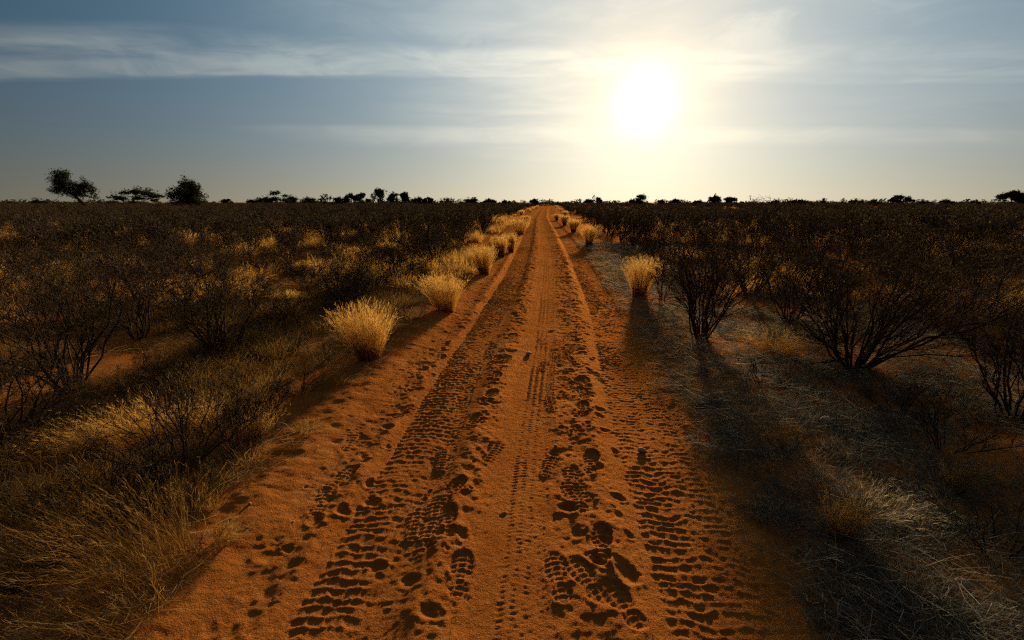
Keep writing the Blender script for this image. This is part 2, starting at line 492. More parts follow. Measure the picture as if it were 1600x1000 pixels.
def track_height(X, Y, lug_fade=1.0):
    s = X - track_x(Y)
    z = rise(Y)
    drift = 0.03 * fbm(Y / 1.7, Y * 0 + 2.0, 2, 71)
    cl, cr = -0.775 + drift, 0.73 - drift
    # wheel ruts and their pushed-up shoulders
    for c, w in ((cl, 0.235), (cr, 0.26)):
        d = np.abs(s - c) / w
        z = z - (0.014 + 0.016 * sstep(5.0, 12.0, Y)) * sstep(1.25, 0.75, d) + (0.009 + 0.003 * sstep(5.0, 12.0, Y)) * (0.7 + 1.4 * fbm(X / 0.2, Y / 0.6, 2, 33)) * np.exp(-((d - 1.35) / 0.24) ** 2)
    # the humps between
    z = z + 0.012 * np.exp(-((s - 0.36) / 0.14) ** 2) + 0.010 * np.exp(-((s + 0.42) / 0.13) ** 2)
    strip = np.exp(-((s + 0.10) / 0.20) ** 6)                      # smooth middle strip
    ruts = np.maximum(sstep(0.30, 0.24, np.abs(s - cl)), sstep(0.31, 0.25, np.abs(s - cr)))
    rough = (1 - 0.9 * strip) * (1 - 0.75 * ruts)
    z = z + rough * (0.014 * fbm(X / 0.17, Y / 0.17, 3, 21) + 0.0075 * fbm(X / 0.045, Y / 0.045, 3, 25) * lug_fade)
    z = z + 0.0026 * fbm(X / 0.022, Y / 0.022, 2, 29) * lug_fade
    z = z - 0.010 * strip
    # treads: two passes overlap in each rut
    l1, m1 = lug_relief(s, Y, cl - 0.02, 0.18, 0.056, 101, 5.2, 0.30)
    l2, m2 = lug_relief(s, Y, cl + 0.10 + 0.05 * np.sin(Y * 0.8), 0.11, 0.044, 131, 3.8, -0.25)
    r1, n1 = lug_relief(s, Y, cr - 0.02, 0.185, 0.054, 151, 5.0, -0.30)
    r2, n2 = lug_relief(s, Y, cr + 0.14, 0.115, 0.060, 171, 3.4, 0.25)
    fresh = (1 + 0.9 * sstep(5, 10, Y)) * (0.70 + 0.6 * sstep(-0.28, 0.22, fbm(X / 0.5, Y / 0.9, 3, 201)))     # crisp here, half blown over there
    z = z + lug_fade * fresh * (0.0058 * np.minimum(l1, 0.65 * l2 * (l1 > -0.25)) + 0.0056 * np.minimum(r1, 0.7 * r2 * (r1 > -0.35)))
    # motorcycle and bicycle treads in the middle strip
    way = 0.018 * np.sin(Y * 0.83 + 1) + 0.03 * fbm(Y / 2.3, Y * 0 + 7.0, 2, 55)
    worn = 0.45 + 0.75 * sstep(-0.35, 0.15, fbm(X / 0.3, Y / 0.7, 3, 57))
    um = (s + 0.085 + way) / 0.075
    chev = np.mod(Y / 0.030 + 0.75 * np.abs(um) + 0.15 * vnoise(X / .05, Y / .05, 7), 1.0)
    knob = (np.abs(chev - 0.5) * 2) ** 1.5 * (0.55 + 0.45 * np.cos(um * 9.4))
    z = z - 0.0060 * worn * lug_fade * knob * sstep(1.0, 0.85, np.abs(um))
    um2 = (s - 0.02 + 1.6 * way) / 0.04
    k2 = np.mod(Y / 0.024 + 0.5 * np.floor(um2 * 2.0), 1.0)
    z = z - 0.0038 * worn * lug_fade * (np.abs(k2 - 0.5) * 2) ** 2 * sstep(1.0, 0.8, np.abs(um2))
    um3 = (s + 0.235) / 0.06
    z = z - 0.0014 * lug_fade * np.cos(s * 2 * np.pi / 0.014 + 1.2 * vnoise(X / .1, Y / .3, 3)) * sstep(1.0, 0.8, np.abs(um3))
    return z


def stamp(Z, X, Y, xs_lim, prints, res):
    for (x, y, L, W, dep, ang, kind) in prints:
        r = max(L, W) * 1.0 + 0.03
        if min(L, W) < 2.2 * res:
            continue
        m = (np.abs(X - x) < r) & (np.abs(Y - y) < r)
        if not m.any():
            continue
        dx, dy = X[m] - x, Y[m] - y
        ca, sa = math.cos(ang), math.sin(ang)
        v = dx * sa + dy * ca
        u = dx * ca - dy * sa
        dep *= 0.38 if kind == 'hoof' else 0.22
        if kind == 'hoof':
            L, W = L * 0.74, W * 0.74
        seed = int(abs(x * 1000) + abs(y * 777)) % 9973
        if kind == 'hoof':
            a = np.arctan2(v, u)
            wob = 1 + 0.16 * np.sin(a * 2 + seed) + 0.09 * np.sin(a * 3 + seed * 1.7) + 0.5 * vnoise(X[m] / 0.025, Y[m] / 0.025, 40) * 0.5
            q = np.hypot(u / (W / 2), v / (L / 2)) / wob
            add = -dep * sstep(1.15, 0.22, q) * (0.8 + 0.5 * vnoise(X[m] / 0.03, Y[m] / 0.03, 77)) + 0.34 * dep * np.exp(-((q - 1.25) / 0.22) ** 2) * (0.6 + 0.4 * np.sin(a + seed))
            Z[m] += add
        else:
            toe = np.hypot(u / (W / 2), (v - L * 0.17) / (L * 0.34))
            heel = np.hypot(u / (W * 0.40), (v + L * 0.33) / (L * 0.18))
            q = np.minimum(toe, heel)
            mask = sstep(1.06, 0.92, q)
            arch = sstep(0.03, 0.0, np.abs(v + L * 0.14) - 0.012)
            bars = (np.abs(np.mod(v / 0.034 + 0.3 * np.abs(u) / 0.03, 1.0) - 0.5) * 2) ** 2.2
            bars = np.maximum(bars, (np.abs(np.mod(u / 0.040 + 0.5, 1.0) - 0.5) * 2) ** 5)
            base = Z[m].copy()
            flat = base.mean()
            Z[m] = base * (1 - 0.6 * mask) + flat * 0.6 * mask - mask * dep * (1 - 0.35 * arch) + mask * bars * 0.0075 + 0.35 * dep * np.exp(-((q - 1.2) / 0.14) ** 2)


def build_track():
    prints = all_prints()
    segs = []
    fine = lambda a, b, e: axis([(-e, b), (-1.32, a), (1.32, b), e])
    segs.append((fine(0.0072, 0.022, 2.4), axis([(0.25, .03), (1.3, .0078), 5.4]), 0.008, 1.0))
    segs.append((fine(0.014, 0.035, 2.4), axis([(5.4, .011), (8.0, .017), (12.0, .024), 17.0]), 0.018, 1.0))
    segs.append((fine(0.036, 0.08, 2.4), axis([(17.0, .03), (30.0, .045), 42.0]), 0.04, 0.9))
    segs.append((fine(0.10, 0.2, 2.4), axis([(42.0, .10), (70.0, .3), 149.0]), 0.1, 0.0))
    allv, allq, base = [], [], 0
    for xs, ys, res, fade in segs:
        S, Y = np.meshgrid(xs, ys)
        X = S + track_x(Y)
        Z = track_height(X, Y, fade)
        near = [p for p in prints if ys[0] - .4 < p[1] < ys[-1] + .4]
        stamp(Z, X, Y, 2.4, near, res)
        # ease into the open ground at both sides
        out = sstep(1.05, 1.55, np.abs(S))
        Z = Z * (1 - out) + (terrain(X, Y) + 0.004 + (0.008 * fbm(X / 0.05, Y / 0.05, 3, 91) + 0.016 * fbm(X / 0.16, Y / 0.16, 2, 95)) * (res < 0.03)) * out
        Z = Z - 0.10 * sstep(1.95, 2.4, np.abs(S))
        allv.append(np.stack([X, Y, Z], -1).reshape(-1, 3))
        allq.append(grid_faces(len(ys), len(xs), base))
        base += X.size
    o = link('road', new_mesh('road', np.concatenate(allv), np.concatenate(allq)), SAND)
    tag(o, kind='structure')


build_ground()
build_track()


# ------------------------------------------------------------------ plant materials
def wood_material(name, c1, c2):
    m, N, out = new_mat(name)
    tc = N.add('ShaderNodeTexCoord')
    n = N.noise(tc.outputs['Object'], 14.0, 4, 0.6)
    b = N.add('ShaderNodeBsdfDiffuse')
    N.put(b.inputs['Color'], N.mix(N.ramp(n, 0.35, 0.7), c1, c2))
    N.t.links.new(b.outputs[0], out.inputs[0])
    return m


def blade_material(name, glow=0.5, gain=1.0):
    """thin dry blades or leaves: the tint carried by each blade, light passing through"""
    m, N, out = new_mat(name)
    at = N.add('ShaderNodeAttribute', attribute_name='tint')
    tc = N.add('ShaderNodeTexCoord')
    n = N.noise(tc.outputs['Object'], 6.0, 3, 0.6)
    k = N.ramp(n, 0.3, 0.7, 0.8 * gain, 1.15 * gain)
    col = N.mix(1.0, at.outputs['Color'], N.combine(k, k, k), 'MULTIPLY')
    d = N.add('ShaderNodeBsdfDiffuse'); N.put(d.inputs[0], col)
    t = N.add('ShaderNodeBsdfTranslucent'); N.put(t.inputs[0], col)
    mx = N.add('ShaderNodeMixShader'); mx.inputs[0].default_value = glow
    N.t.links.new(d.outputs[0], mx.inputs[1]); N.t.links.new(t.outputs[0], mx.inputs[2])
    N.t.links.new(mx.outputs[0], out.inputs[0])
    return m


WOOD = wood_material('dark_thorn_wood', (0.046, 0.030, 0.018), (0.098, 0.068, 0.042))
BARK = wood_material('tree_bark', (0.030, 0.023, 0.016), (0.060, 0.046, 0.032))
LEAF = blade_material('thorn_leaf', 0.25)
GOLD = blade_material('golden_grass_blade', 0.55)
STRAW = blade_material('dry_grass_blade', 0.35)
TREELEAF = blade_material('tree_leaf', 0.2)


def stone_material(name, c1, c2):
    m, N, out = new_mat(name)
    tc = N.add('ShaderNodeTexCoord')
    n = N.noise(tc.outputs['Object'], 30.0, 5, 0.6)
    b = N.add('ShaderNodeBsdfPrincipled')
    N.put(b.inputs['Base Color'], N.mix(N.ramp(n, 0.35, 0.7), c1, c2))
    b.inputs['Roughness'].default_value = 0.85
    bump = N.add('ShaderNodeBump'); bump.inputs['Strength'].default_value = 0.5; bump.inputs['Distance'].default_value = 0.004
    N.put(bump.inputs['Height'], n)
    N.t.links.new(bump.outputs[0], b.inputs['Normal'])
    N.t.links.new(b.outputs[0], out.inputs[0])
    return m


STONE = stone_material('pale_stone', (0.24, 0.13, 0.075), (0.38, 0.25, 0.16))


# ------------------------------------------------------------------ plant shapes
def unit(v):
    return v / np.maximum(np.linalg.norm(v, axis=-1, keepdims=True), 1e-9)


def rand_perp(rng, d):
    r = rng.normal(size=d.shape)
    r -= d * (r * d).sum(-1, keepdims=True)
    return unit(r)


def tubes(paths, r0, r1, sides=3):
    """paths (n,k,3) -> verts, quads; r0 and r1 (n,) radii at the two ends"""
    n, k, _ = paths.shape
    tan = unit(paths[:, -1] - paths[:, 0])
    ref = np.where(np.abs(tan[:, 2:3]) > 0.9, np.array([[1.0, 0, 0]]), np.array([[0, 0, 1.0]]))
    a = unit(np.cross(tan, ref)); b = np.cross(tan, a)
    t = np.linspace(0, 1, k)
    rad = r0[:, None] * (1 - t) + r1[:, None] * t
    ang = np.arange(sides) * 2 * np.pi / sides
    ring = a[:, None, :] * np.cos(ang)[None, :, None] + b[:, None, :] * np.sin(ang)[None, :, None]
    v = paths[:, :, None, :] + ring[:, None, :, :] * rad[:, :, None, None]
    idx = np.arange(n * k * sides).reshape(n, k, sides)
    nx = np.roll(idx, -1, axis=2)
    q = np.stack([idx[:, :-1], nx[:, :-1], nx[:, 1:], idx[:, 1:]], -1).reshape(-1, 4)
    return v.reshape(-1, 3), q


def ribbons(paths, width, rng, tint, taper=0.15):
    """thin blades: paths (n,k,3), width (n,), tint (n,3) or (n,k,3)"""
    n, k, _ = paths.shape
    tan = unit(paths[:, -1] - paths[:, 0])
    side = rand_perp(rng, tan)
    w = width[:, None] * np.linspace(1, taper, k)[None, :] * 0.5
    v = np.stack([paths - side[:, None] * w[..., None], paths + side[:, None] * w[..., None]], 2)
    idx = np.arange(n * k * 2).reshape(n, k, 2)
    q = np.stack([idx[:, :-1, 0], idx[:, :-1, 1], idx[:, 1:, 1], idx[:, 1:, 0]], -1).reshape(-1, 4)
    c = np.broadcast_to(tint[:, None, :] if tint.ndim == 2 else tint, (n, k, 3))
    c = np.repeat(c[:, :, None, :], 2, axis=2).reshape(-1, 3)
    return v.reshape(-1, 3), q, c


def flakes(pos, size, rng, tint, flat=0.0, long=1.6):
    """small leaf faces at pos (n,3)"""
    n = len(pos)
    nrm = rng.normal(size=(n, 3)); nrm[:, 2] += flat * np.sign(nrm[:, 2]) * 2
    nrm = unit(nrm)
    a = rand_perp(rng, nrm); b = np.cross(nrm, a)
    sz = size * rng.uniform(0.6, 1.3, n)
    a = a * (sz * long * 0.5)[:, None]; b = b * (sz * 0.5)[:, None]
    v = np.stack([pos - a, pos + b * 0.9 - a * 0.1, pos + a, pos - b * 0.9 + a * 0.1], 1).reshape(-1, 3)
    q = np.arange(n * 4).reshape(n, 4)
    c = np.repeat(tint, 4, axis=0)
    return v, q, c


def join(parts):
    vs, qs, cs, base = [], [], [], 0
    for p in parts:
        vs.append(p[0]); qs.append(p[1] + base); base += len(p[0])
        if len(p) > 2:
            cs.append(p[2])
    return np.concatenate(vs), np.concatenate(qs), (np.concatenate(cs) if cs else None)


def bend(start, d, length, k, rng, wobble, lift):
    """curved paths from start along d"""
    n = len(start)
    t = np.linspace(0, 1, k)[None, :, None]
    p = start[:, None] + d[:, None] * length[:, None, None] * t
    sidew = rand_perp(rng, d)
    p = p + sidew[:, None] * (length * rng.normal(0, wobble, n))[:, None, None] * t ** 2
    p[:, :, 2] += (length * lift)[:, None] * t[0, :, 0][None, :] ** 2
    if k > 2:
        p[:, 1:-1] += rng.normal(0, 1, (n, k - 2, 3)) * (length * wobble * 0.22)[:, None, None]
    return p


def sprout(par, plen, prad, count, rng, ang, ratio, k, wobble, lift, tmin=0.25, up=0.0):
    """child branches along parent paths"""
    n, kk, _ = par.shape
    pi = rng.integers(0, n, count) if count > n else np.arange(count) % n
    t = tmin + (1 - tmin) * rng.random(count) ** 0.85
    f = t * (kk - 1); i0 = np.minimum(f.astype(int), kk - 2); fr = (f - i0)[:, None]
    st = par[pi, i0] * (1 - fr) + par[pi, i0 + 1] * fr
    tan = unit(par[pi, i0 + 1] - par[pi, i0])
    a = np.radians(rng.uniform(ang[0], ang[1], count))[:, None]
    d = tan * np.cos(a) + rand_perp(rng, tan) * np.sin(a)
    d[:, 2] += up
    d = unit(d)
    ln = plen[pi] * rng.uniform(ratio[0], ratio[1], count) * (1.15 - 0.55 * t)
    st_r = prad[pi] * (1.0 - 0.6 * t)
    return bend(st, d, ln, k, rng, wobble, lift), ln, st_r


def shrub_meshes(seed, height=1.25, width=1.5, stems=11, lv=(5, 7, 3), leaves=500, lean=(0, 0), droop=0.0, upright=0.5, thick=1.0, fine=0.0018):
    """a bare thorny shrub: rigid stems from one foot, each forking again and again"""
    rng = np.random.default_rng(seed)
    az = np.arange(stems) * 2.399 + rng.uniform(0, 6.28) + rng.normal(0, .35, stems)
    out = rng.uniform(0.1, 1.0, stems) ** 0.7
    d = np.stack([np.cos(az) * out * width * 0.5 + lean[0], np.sin(az) * out * width * 0.5 + lean[1], height * (1.0 - upright * 0.55 * out ** 2)], -1)
    ln = np.linalg.norm(d, axis=1) * rng.uniform(0.62, 0.92, stems)
    st = np.stack([np.cos(az) * .045, np.sin(az) * .045, np.full(stems, -0.04)], -1)
    p0 = bend(st, unit(d), ln, 6, rng, 0.12, 0.02 - droop)
    r0 = rng.uniform(0.008, 0.014, stems) * thick * height
    main = [tubes(p0, r0, r0 * 0.4, 5)]
    p1, l1, q1 = sprout(p0, ln, r0, stems * lv[0], rng, (22, 58), (0.40, 0.72), 5, 0.10, 0.05, 0.18, 0.18)
    r1 = np.maximum(q1 * 0.62, fine * 1.5)
    main.append(tubes(p1, r1, r1 * 0.5, 4))
    p2, l2, q2 = sprout(p1, l1, r1, len(p1) * lv[1], rng, (28, 75), (0.30, 0.62), 4, 0.10, 0.03, 0.12, 0.10)
    r2 = np.maximum(q2 * 0.55, fine * 1.2)
    tw = [tubes(p2, r2, r2 * 0.55, 3)]
    p3, l3, q3 = sprout(p2, l2, r2, len(p2) * lv[2], rng, (35, 88), (0.28, 0.65), 2, 0.0, 0.0, 0.10, 0.05)
    for pp in (p0, p1, p2, p3):                                  # no twig far above the rest
        pp[:, :, 2] = np.where(pp[:, :, 2] > height * 0.9, height * 0.9 + (pp[:, :, 2] - height * 0.9) * 0.35, pp[:, :, 2])
    main = [tubes(p0, r0, r0 * 0.4, 5), tubes(p1, r1, r1 * 0.5, 4)]
    tw = [tubes(p2, r2, r2 * 0.55, 3)]
    r3 = np.full(len(p3), fine)
    tw.append(tubes(p3, r3, r3 * 0.6, 3))
    stem_me = join(main); twig_me = join(tw)
    sm = new_mesh('stems', stem_me[0], stem_me[1])
    tm = new_mesh('twigs', twig_me[0], twig_me[1])
    lm = None
    if leaves:
        pi = rng.integers(0, len(p3), leaves)
        pos = p3[pi, 1] * 0.8 + p3[pi, 0] * 0.2 + rng.normal(0, .006, (leaves, 3))
        tint = np.array([0.085, 0.068, 0.028]) * rng.uniform(0.5, 1.35, (leaves, 1)) + rng.uniform(0, .012, (leaves, 3))
        v, q, c = flakes(pos, 0.015, rng, tint)
        lm = new_mesh('leaves', v, q, tint=c, smooth=False)
    for me, mt in ((sm, WOOD), (tm, WOOD), (lm, LEAF)):
        if me:
            me.materials.append(mt)
    return sm, tm, lm


def far_shrub_mesh(seed, height=1.25, width=1.6):
    """the same shrub for the distance: fewer, stouter twigs, one mesh"""
    rng = np.random.default_rng(seed)
    stems = 9
    az = np.arange(stems) * 2.399 + rng.uniform(0, 6.28)
    out = rng.uniform(0.15, 1.0, stems)
    d = np.stack([np.cos(az) * out * width * 0.5, np.sin(az) * out * width * 0.5, height * (1.0 - 0.28 * out ** 2)], -1)
    ln = np.linalg.norm(d, axis=1) * rng.uniform(0.65, 0.95, stems)
    p0 = bend(np.zeros((stems, 3)), unit(d), ln, 3, rng, 0.12, 0.02)
    r0 = np.full(stems, 0.014)
    p1, l1, q1 = sprout(p0, ln, r0, stems * 6, rng, (22, 60), (0.4, 0.72), 3, 0.1, 0.05, 0.15, 0.18)
    p2, l2, q2 = sprout(p1, l1, q1, len(p1) * 5, rng, (28, 75), (0.35, 0.7), 2, 0.1, 0.0, 0.1, 0.10)
    a = tubes(p0, r0, r0 * .5, 3); b = tubes(p1, np.full(len(p1), .008), np.full(len(p1), .005), 3)
    c = tubes(p2, np.full(len(p2), .0050), np.full(len(p2), .0035), 3)
    n = 200
    pos = p2[rng.integers(0, len(p2), n), 1] + rng.normal(0, .03, (n, 3))
    tint = np.array([0.085, 0.062, 0.030]) * rng.uniform(0.5, 1.4, (n, 1))
    f = flakes(pos, 0.036, rng, tint)
    wood = np.concatenate([np.tile(np.array([[.078, .054, .034]]), (len(x[0]), 1)) for x in (a, b, c)])
    v, q, _ = join([a[:2], b[:2], c[:2], f[:2]])
    me = new_mesh('far_shrub', v, q, tint=np.concatenate([wood, f[2]]))
    me.materials.append(LEAF)
    return me


GOLDS = np.array([[0.50, 0.245, 0.038], [0.57, 0.315, 0.070], [0.44, 0.19, 0.024], [0.54, 0.285, 0.055]])
GREYS = np.array([[0.15, 0.13, 0.095], [0.20, 0.17, 0.12], [0.11, 0.092, 0.062], [0.16, 0.15, 0.115]])
STRAWS = np.array([[0.21, 0.125, 0.038], [0.17, 0.09, 0.024], [0.24, 0.155, 0.06], [0.15, 0.075, 0.02]])


def tuft_meshes(seed, height=0.55, spread=0.30, blades=620, heads=True, lean=(0.0, 0.0), palette=GOLDS, base=0.07, width=0.0028, arch=0.22, plume=1.0):
    """a tussock of dry grass: blades fanning from one crown, feathery heads at the tips"""
    rng = np.random.default_rng(seed)
    a = rng.uniform(0, 2 * np.pi, blades); r = base * np.sqrt(rng.random(blades))
    st = np.stack([np.cos(a) * r, np.sin(a) * r, np.full(blades, -0.02)], -1)
    o = rng.uniform(0.0, 1.0, blades) ** 0.75
    a2 = a + rng.normal(0, .5, blades)
    d = np.stack([np.cos(a2) * o * spread + lean[0] * height, np.sin(a2) * o * spread + lean[1] * height, height * (1.0 - 0.10 * o)], -1)
    ln = np.linalg.norm(d, axis=1) * rng.uniform(0.55, 1.05, blades)
    p = bend(st, unit(d), ln, 5, rng, 0.09, -arch * 0.5)
    p[:, :, :2] += (unit(d)[:, :2] * (ln * arch * o)[:, None])[:, None, :] * (np.linspace(0, 1, 5) ** 2.2)[None, :, None]
    pal = palette[rng.integers(0, len(palette), blades)] * rng.uniform(0.75, 1.15, (blades, 1))
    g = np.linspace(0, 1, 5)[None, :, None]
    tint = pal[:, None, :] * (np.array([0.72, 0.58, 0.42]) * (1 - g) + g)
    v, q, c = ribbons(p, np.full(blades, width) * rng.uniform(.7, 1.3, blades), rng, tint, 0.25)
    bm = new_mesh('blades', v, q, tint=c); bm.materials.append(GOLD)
    hm = None
    if heads:
        sel = np.nonzero(rng.random(blades) < 0.75)[0]
        k = 5
        pi = np.repeat(sel, k)
        t = rng.uniform(0.66, 1.04, len(pi))
        i0 = np.minimum((t * 4).astype(int), 3); fr = (t * 4 - i0)[:, None]
        pos = p[pi, i0] * (1 - fr) + p[pi, i0 + 1] * fr
        tan = unit(p[pi, 4] - p[pi, 3])
        dd = unit(tan + rand_perp(rng, tan) * rng.uniform(0.25, 0.8, (len(pi), 1)))
        hp = bend(pos, dd, rng.uniform(.02, .05, len(pi)) * plume, 2, rng, 0.0, 0.0)
        ht = palette.mean(0) * np.array([1.25, 1.34, 1.6]) * rng.uniform(.8, 1.1, (len(pi), 1))
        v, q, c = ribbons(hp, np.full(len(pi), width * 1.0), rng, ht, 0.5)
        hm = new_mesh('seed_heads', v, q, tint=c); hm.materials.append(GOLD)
    return bm, hm


def tree_meshes(seed, pads, trunk, leaf=0.16, per=420, tone=(0.050, 0.052, 0.022), flat=0.55, ragged=0.22):
    """a savanna tree. pads: (x, y, z, rx, rz) clumps of the crown; trunk: list of (x, y, z, radius)"""
    rng = np.random.default_rng(seed)
    tp = np.array(trunk, float)
    parts = []
    n = len(tp)
    for i in range(n - 1):
        path = np.stack([tp[i, :3], tp[i + 1, :3]])[None]
        parts.append(tubes(path, tp[i:i + 1, 3], tp[i + 1:i + 2, 3], 7))
    nb = 8 if leaf > 0.28 else 18
    lp, lc = [], []
    for (x, y, z, rx, rz) in pads:
        c = np.array([x, y, z])
        src = tp[rng.integers(max(1, n - 2), n), :3]
        limb = bend(src[None], unit((c - src)[None]), np.array([np.linalg.norm(c - src)]), 5, rng, 0.10, 0.03)
        parts.append(tubes(limb, np.array([tp[-1, 3] * 0.6]), np.array([0.025]), 5))
        br, bl, bq = sprout(limb, np.array([rx * 1.5]), np.array([0.05]), nb, rng, (20, 80), (0.5, 1.0), 4, 0.12, 0.05, 0.45, 0.2)
        parts.append(tubes(br, np.full(nb, .028), np.full(nb, .010), 3))
        m = int(per * (rx * rx * rz / 0.6) ** 0.66) + 40
        u = rng.normal(size=(m, 3)); u = unit(u) * rng.random((m, 1)) ** 0.40
        sprig = br[rng.integers(0, nb, m), rng.integers(1, 4, m)]
        pos = c + u * np.array([rx, rx, rz])
        pos = np.where(rng.random((m, 1)) < 0.28, sprig + rng.normal(0, ragged * rx * 0.6, (m, 3)), pos)
        # small gaps: drop leaves where a coarse noise is low
        keep = fbm(pos[:, 0] * 1.3 / max(rx, .6) + 5, (pos[:, 2] + pos[:, 1] * .7) * 1.6 / max(rx, .6) + seed, 3, seed) > -0.13
        pos = pos[keep] + rng.normal(0, ragged * 0.25, (keep.sum(), 3))
        lp.append(pos)
        lc.append(np.array(tone) * rng.uniform(0.55, 1.35, (len(pos), 1)))
    tr = join(parts)
    tm = new_mesh('trunk', tr[0], tr[1]); tm.materials.append(BARK)
    lp = np.concatenate(lp); lc = np.concatenate(lc)
    v, q, c = flakes(lp, leaf, rng, lc, flat=flat)
    cm = new_mesh('crown', v, q, tint=c, smooth=False); cm.materials.append(TREELEAF)
    return tm, cm


# ------------------------------------------------------------------ trees on the skyline
_ONES = ['', 'first', 'second', 'third', 'fourth', 'fifth', 'sixth', 'seventh', 'eighth', 'ninth']
ORD = _ONES + ['tenth', 'eleventh', 'twelfth', 'thirteenth', 'fourteenth', 'fifteenth', 'sixteenth', 'seventeenth', 'eighteenth', 'nineteenth']
for _t, _b in (('twent', 'twenty'), ('thirt', 'thirty'), ('fort', 'forty'), ('fift', 'fifty'), ('sixt', 'sixty')):
    ORD += [_t + 'ieth'] + [_b + '-' + u for u in _ONES[1:]]


def bearing(px, dist):
    v = pixel_ray(px, 316.0)
    h = Vector((v.x, v.y)).normalized()
    # distance is measured along the viewing axis, as picture sizes are
    axis2 = Vector((-math.sin(YAW), math.cos(YAW)))
    k = dist / h.dot(axis2)
    return h.x * k, h.y * k


def crown_pads(style, w, h, rng):
    pads = []
    if style == 'umbrella':
        for i in range(11):
            x = rng.uniform(-0.46, 0.46) * w; y = rng.uniform(-0.3, 0.3) * w
            top = h * (0.97 - 0.42 * (abs(x) / (0.5 * w)) ** 2)
            pads.append((x, y, top - 0.07 * h, w * rng.uniform(.13, .19), h * rng.uniform(.09, .15)))
        for i in range(4):
            pads.append((rng.uniform(-.4, .4) * w, 0, h * rng.uniform(.35, .55), w * .12, h * .09))
    elif style == 'round':
        for i in range(16):
            a = rng.uniform(0, 6.28); r = rng.uniform(0, 0.36) * w
            z = h * rng.uniform(0.16, 0.88); lim = math.sqrt(max(0.05, 1 - ((z / h - 0.45) / 0.56) ** 2))
            pads.append((math.cos(a) * r * lim, math.sin(a) * r * lim, z, w * rng.uniform(.13, .21), h * rng.uniform(.11, .17)))
    elif style == 'lumpy':
        for i in range(11):
            x = rng.uniform(-0.40, 0.40) * w
            z = h * rng.uniform(0.35, 0.9) * (1 - 0.35 * abs(x) / (0.5 * w))
            pads.append((x, rng.uniform(-.25, .25) * w, z, w * rng.uniform(.11, .19), h * rng.uniform(.09, .15)))
    return pads


def add_tree(px, top, wpx, dist, style, label, seed, pads=None, trunk=None, name='tree'):
    rng = np.random.default_rng(seed)
    x, y = bearing(px, dist)
    gz = ground_z(x, y)
    w = wpx * dist / 800.0 * 1.35
    h = (317 - top) * 1.25 * dist / 800.0 + (CAM_H - gz)
    leaf = 0.0021 * dist + 0.03
    o = link(name, None)
    o.location = (x, y, gz)
    o.rotation_euler = (0, 0, YAW - math.atan2(px - 800, F))
    if style == 'bare':
        rngs = shrub_meshes(seed, h, w, 6, (4, 5, 2), 0, thick=2.2, fine=0.00045 * dist)
        link('trunk', rngs[0], None, o); tag(link('twigs', rngs[1], None, o), kind='stuff')
    else:
        if pads is None:
            pads = crown_pads(style, w, h, rng)
            lean = rng.uniform(-.08, .08) * w
            fork = 0.42 if style == 'umbrella' else 0.3
            trunk = [(0, 0, -0.3, .045 * h), (lean * .4, 0, h * fork * .5, .036 * h), (lean, 0, h * fork, .03 * h), (lean * 1.3, 0, h * (fork + .18), .022 * h)]
        per = 330 if dist < 130 else 230
        scale = (per * 1.0)
        vol = sum((p[3] ** 2 * p[4] / 0.6) ** 0.66 for p in pads) / len(pads)
        want = 9000 if dist < 120 else (4200 if style == 'umbrella' else 2000)
        tm, cm = tree_meshes(seed, pads, trunk, leaf * (0.8 if style == 'own' else 1), want / len(pads) / max(vol, 1e-3), ragged=0.5 if style == 'own' else 0.24)
        link('trunk', tm, None, o); link('crown', cm, None, o)
    tag(o, label, 'tree', 'scattered trees along the skyline')
    return o


S = 75 / 800.0
add_tree(135, 278, 70, 75, 'own', 'lone acacia with leaning trunk and split dark crown, tallest tree on the skyline', 5,
         pads=[(a * S * 0.80, b * S * 0.6, c * S, d * S * 0.86, e * S * 1.55) for a, b, c, d, e in
               [(-32, 0, 50, 13, 6), (-24, 6, 53, 8, 4), (-42, -5, 44, 9, 4), (-30, 5, 40, 15, 6), (-43, 0, 30, 9, 3.5), (-33, -6, 28, 9, 4), (-20, 0, 36, 14, 6), (-14, 4, 26, 12, 4),
                (-4, -4, 33, 9, 5), (1, 0, 43, 3.5, 5), (8, 3, 34, 12, 5.5), (15, 0, 27, 8, 4), (17, -3, 21, 5, 3.5), (-6, 0, 24, 8, 3)]],
         trunk=[(3 * S, 0, -4 * S, 2.6 * S), (-1 * S, 0, 6 * S, 2.2 * S), (-8 * S, 0, 16 * S, 1.8 * S), (-14 * S, 0, 24 * S, 1.4 * S)], name='acacia_tree')
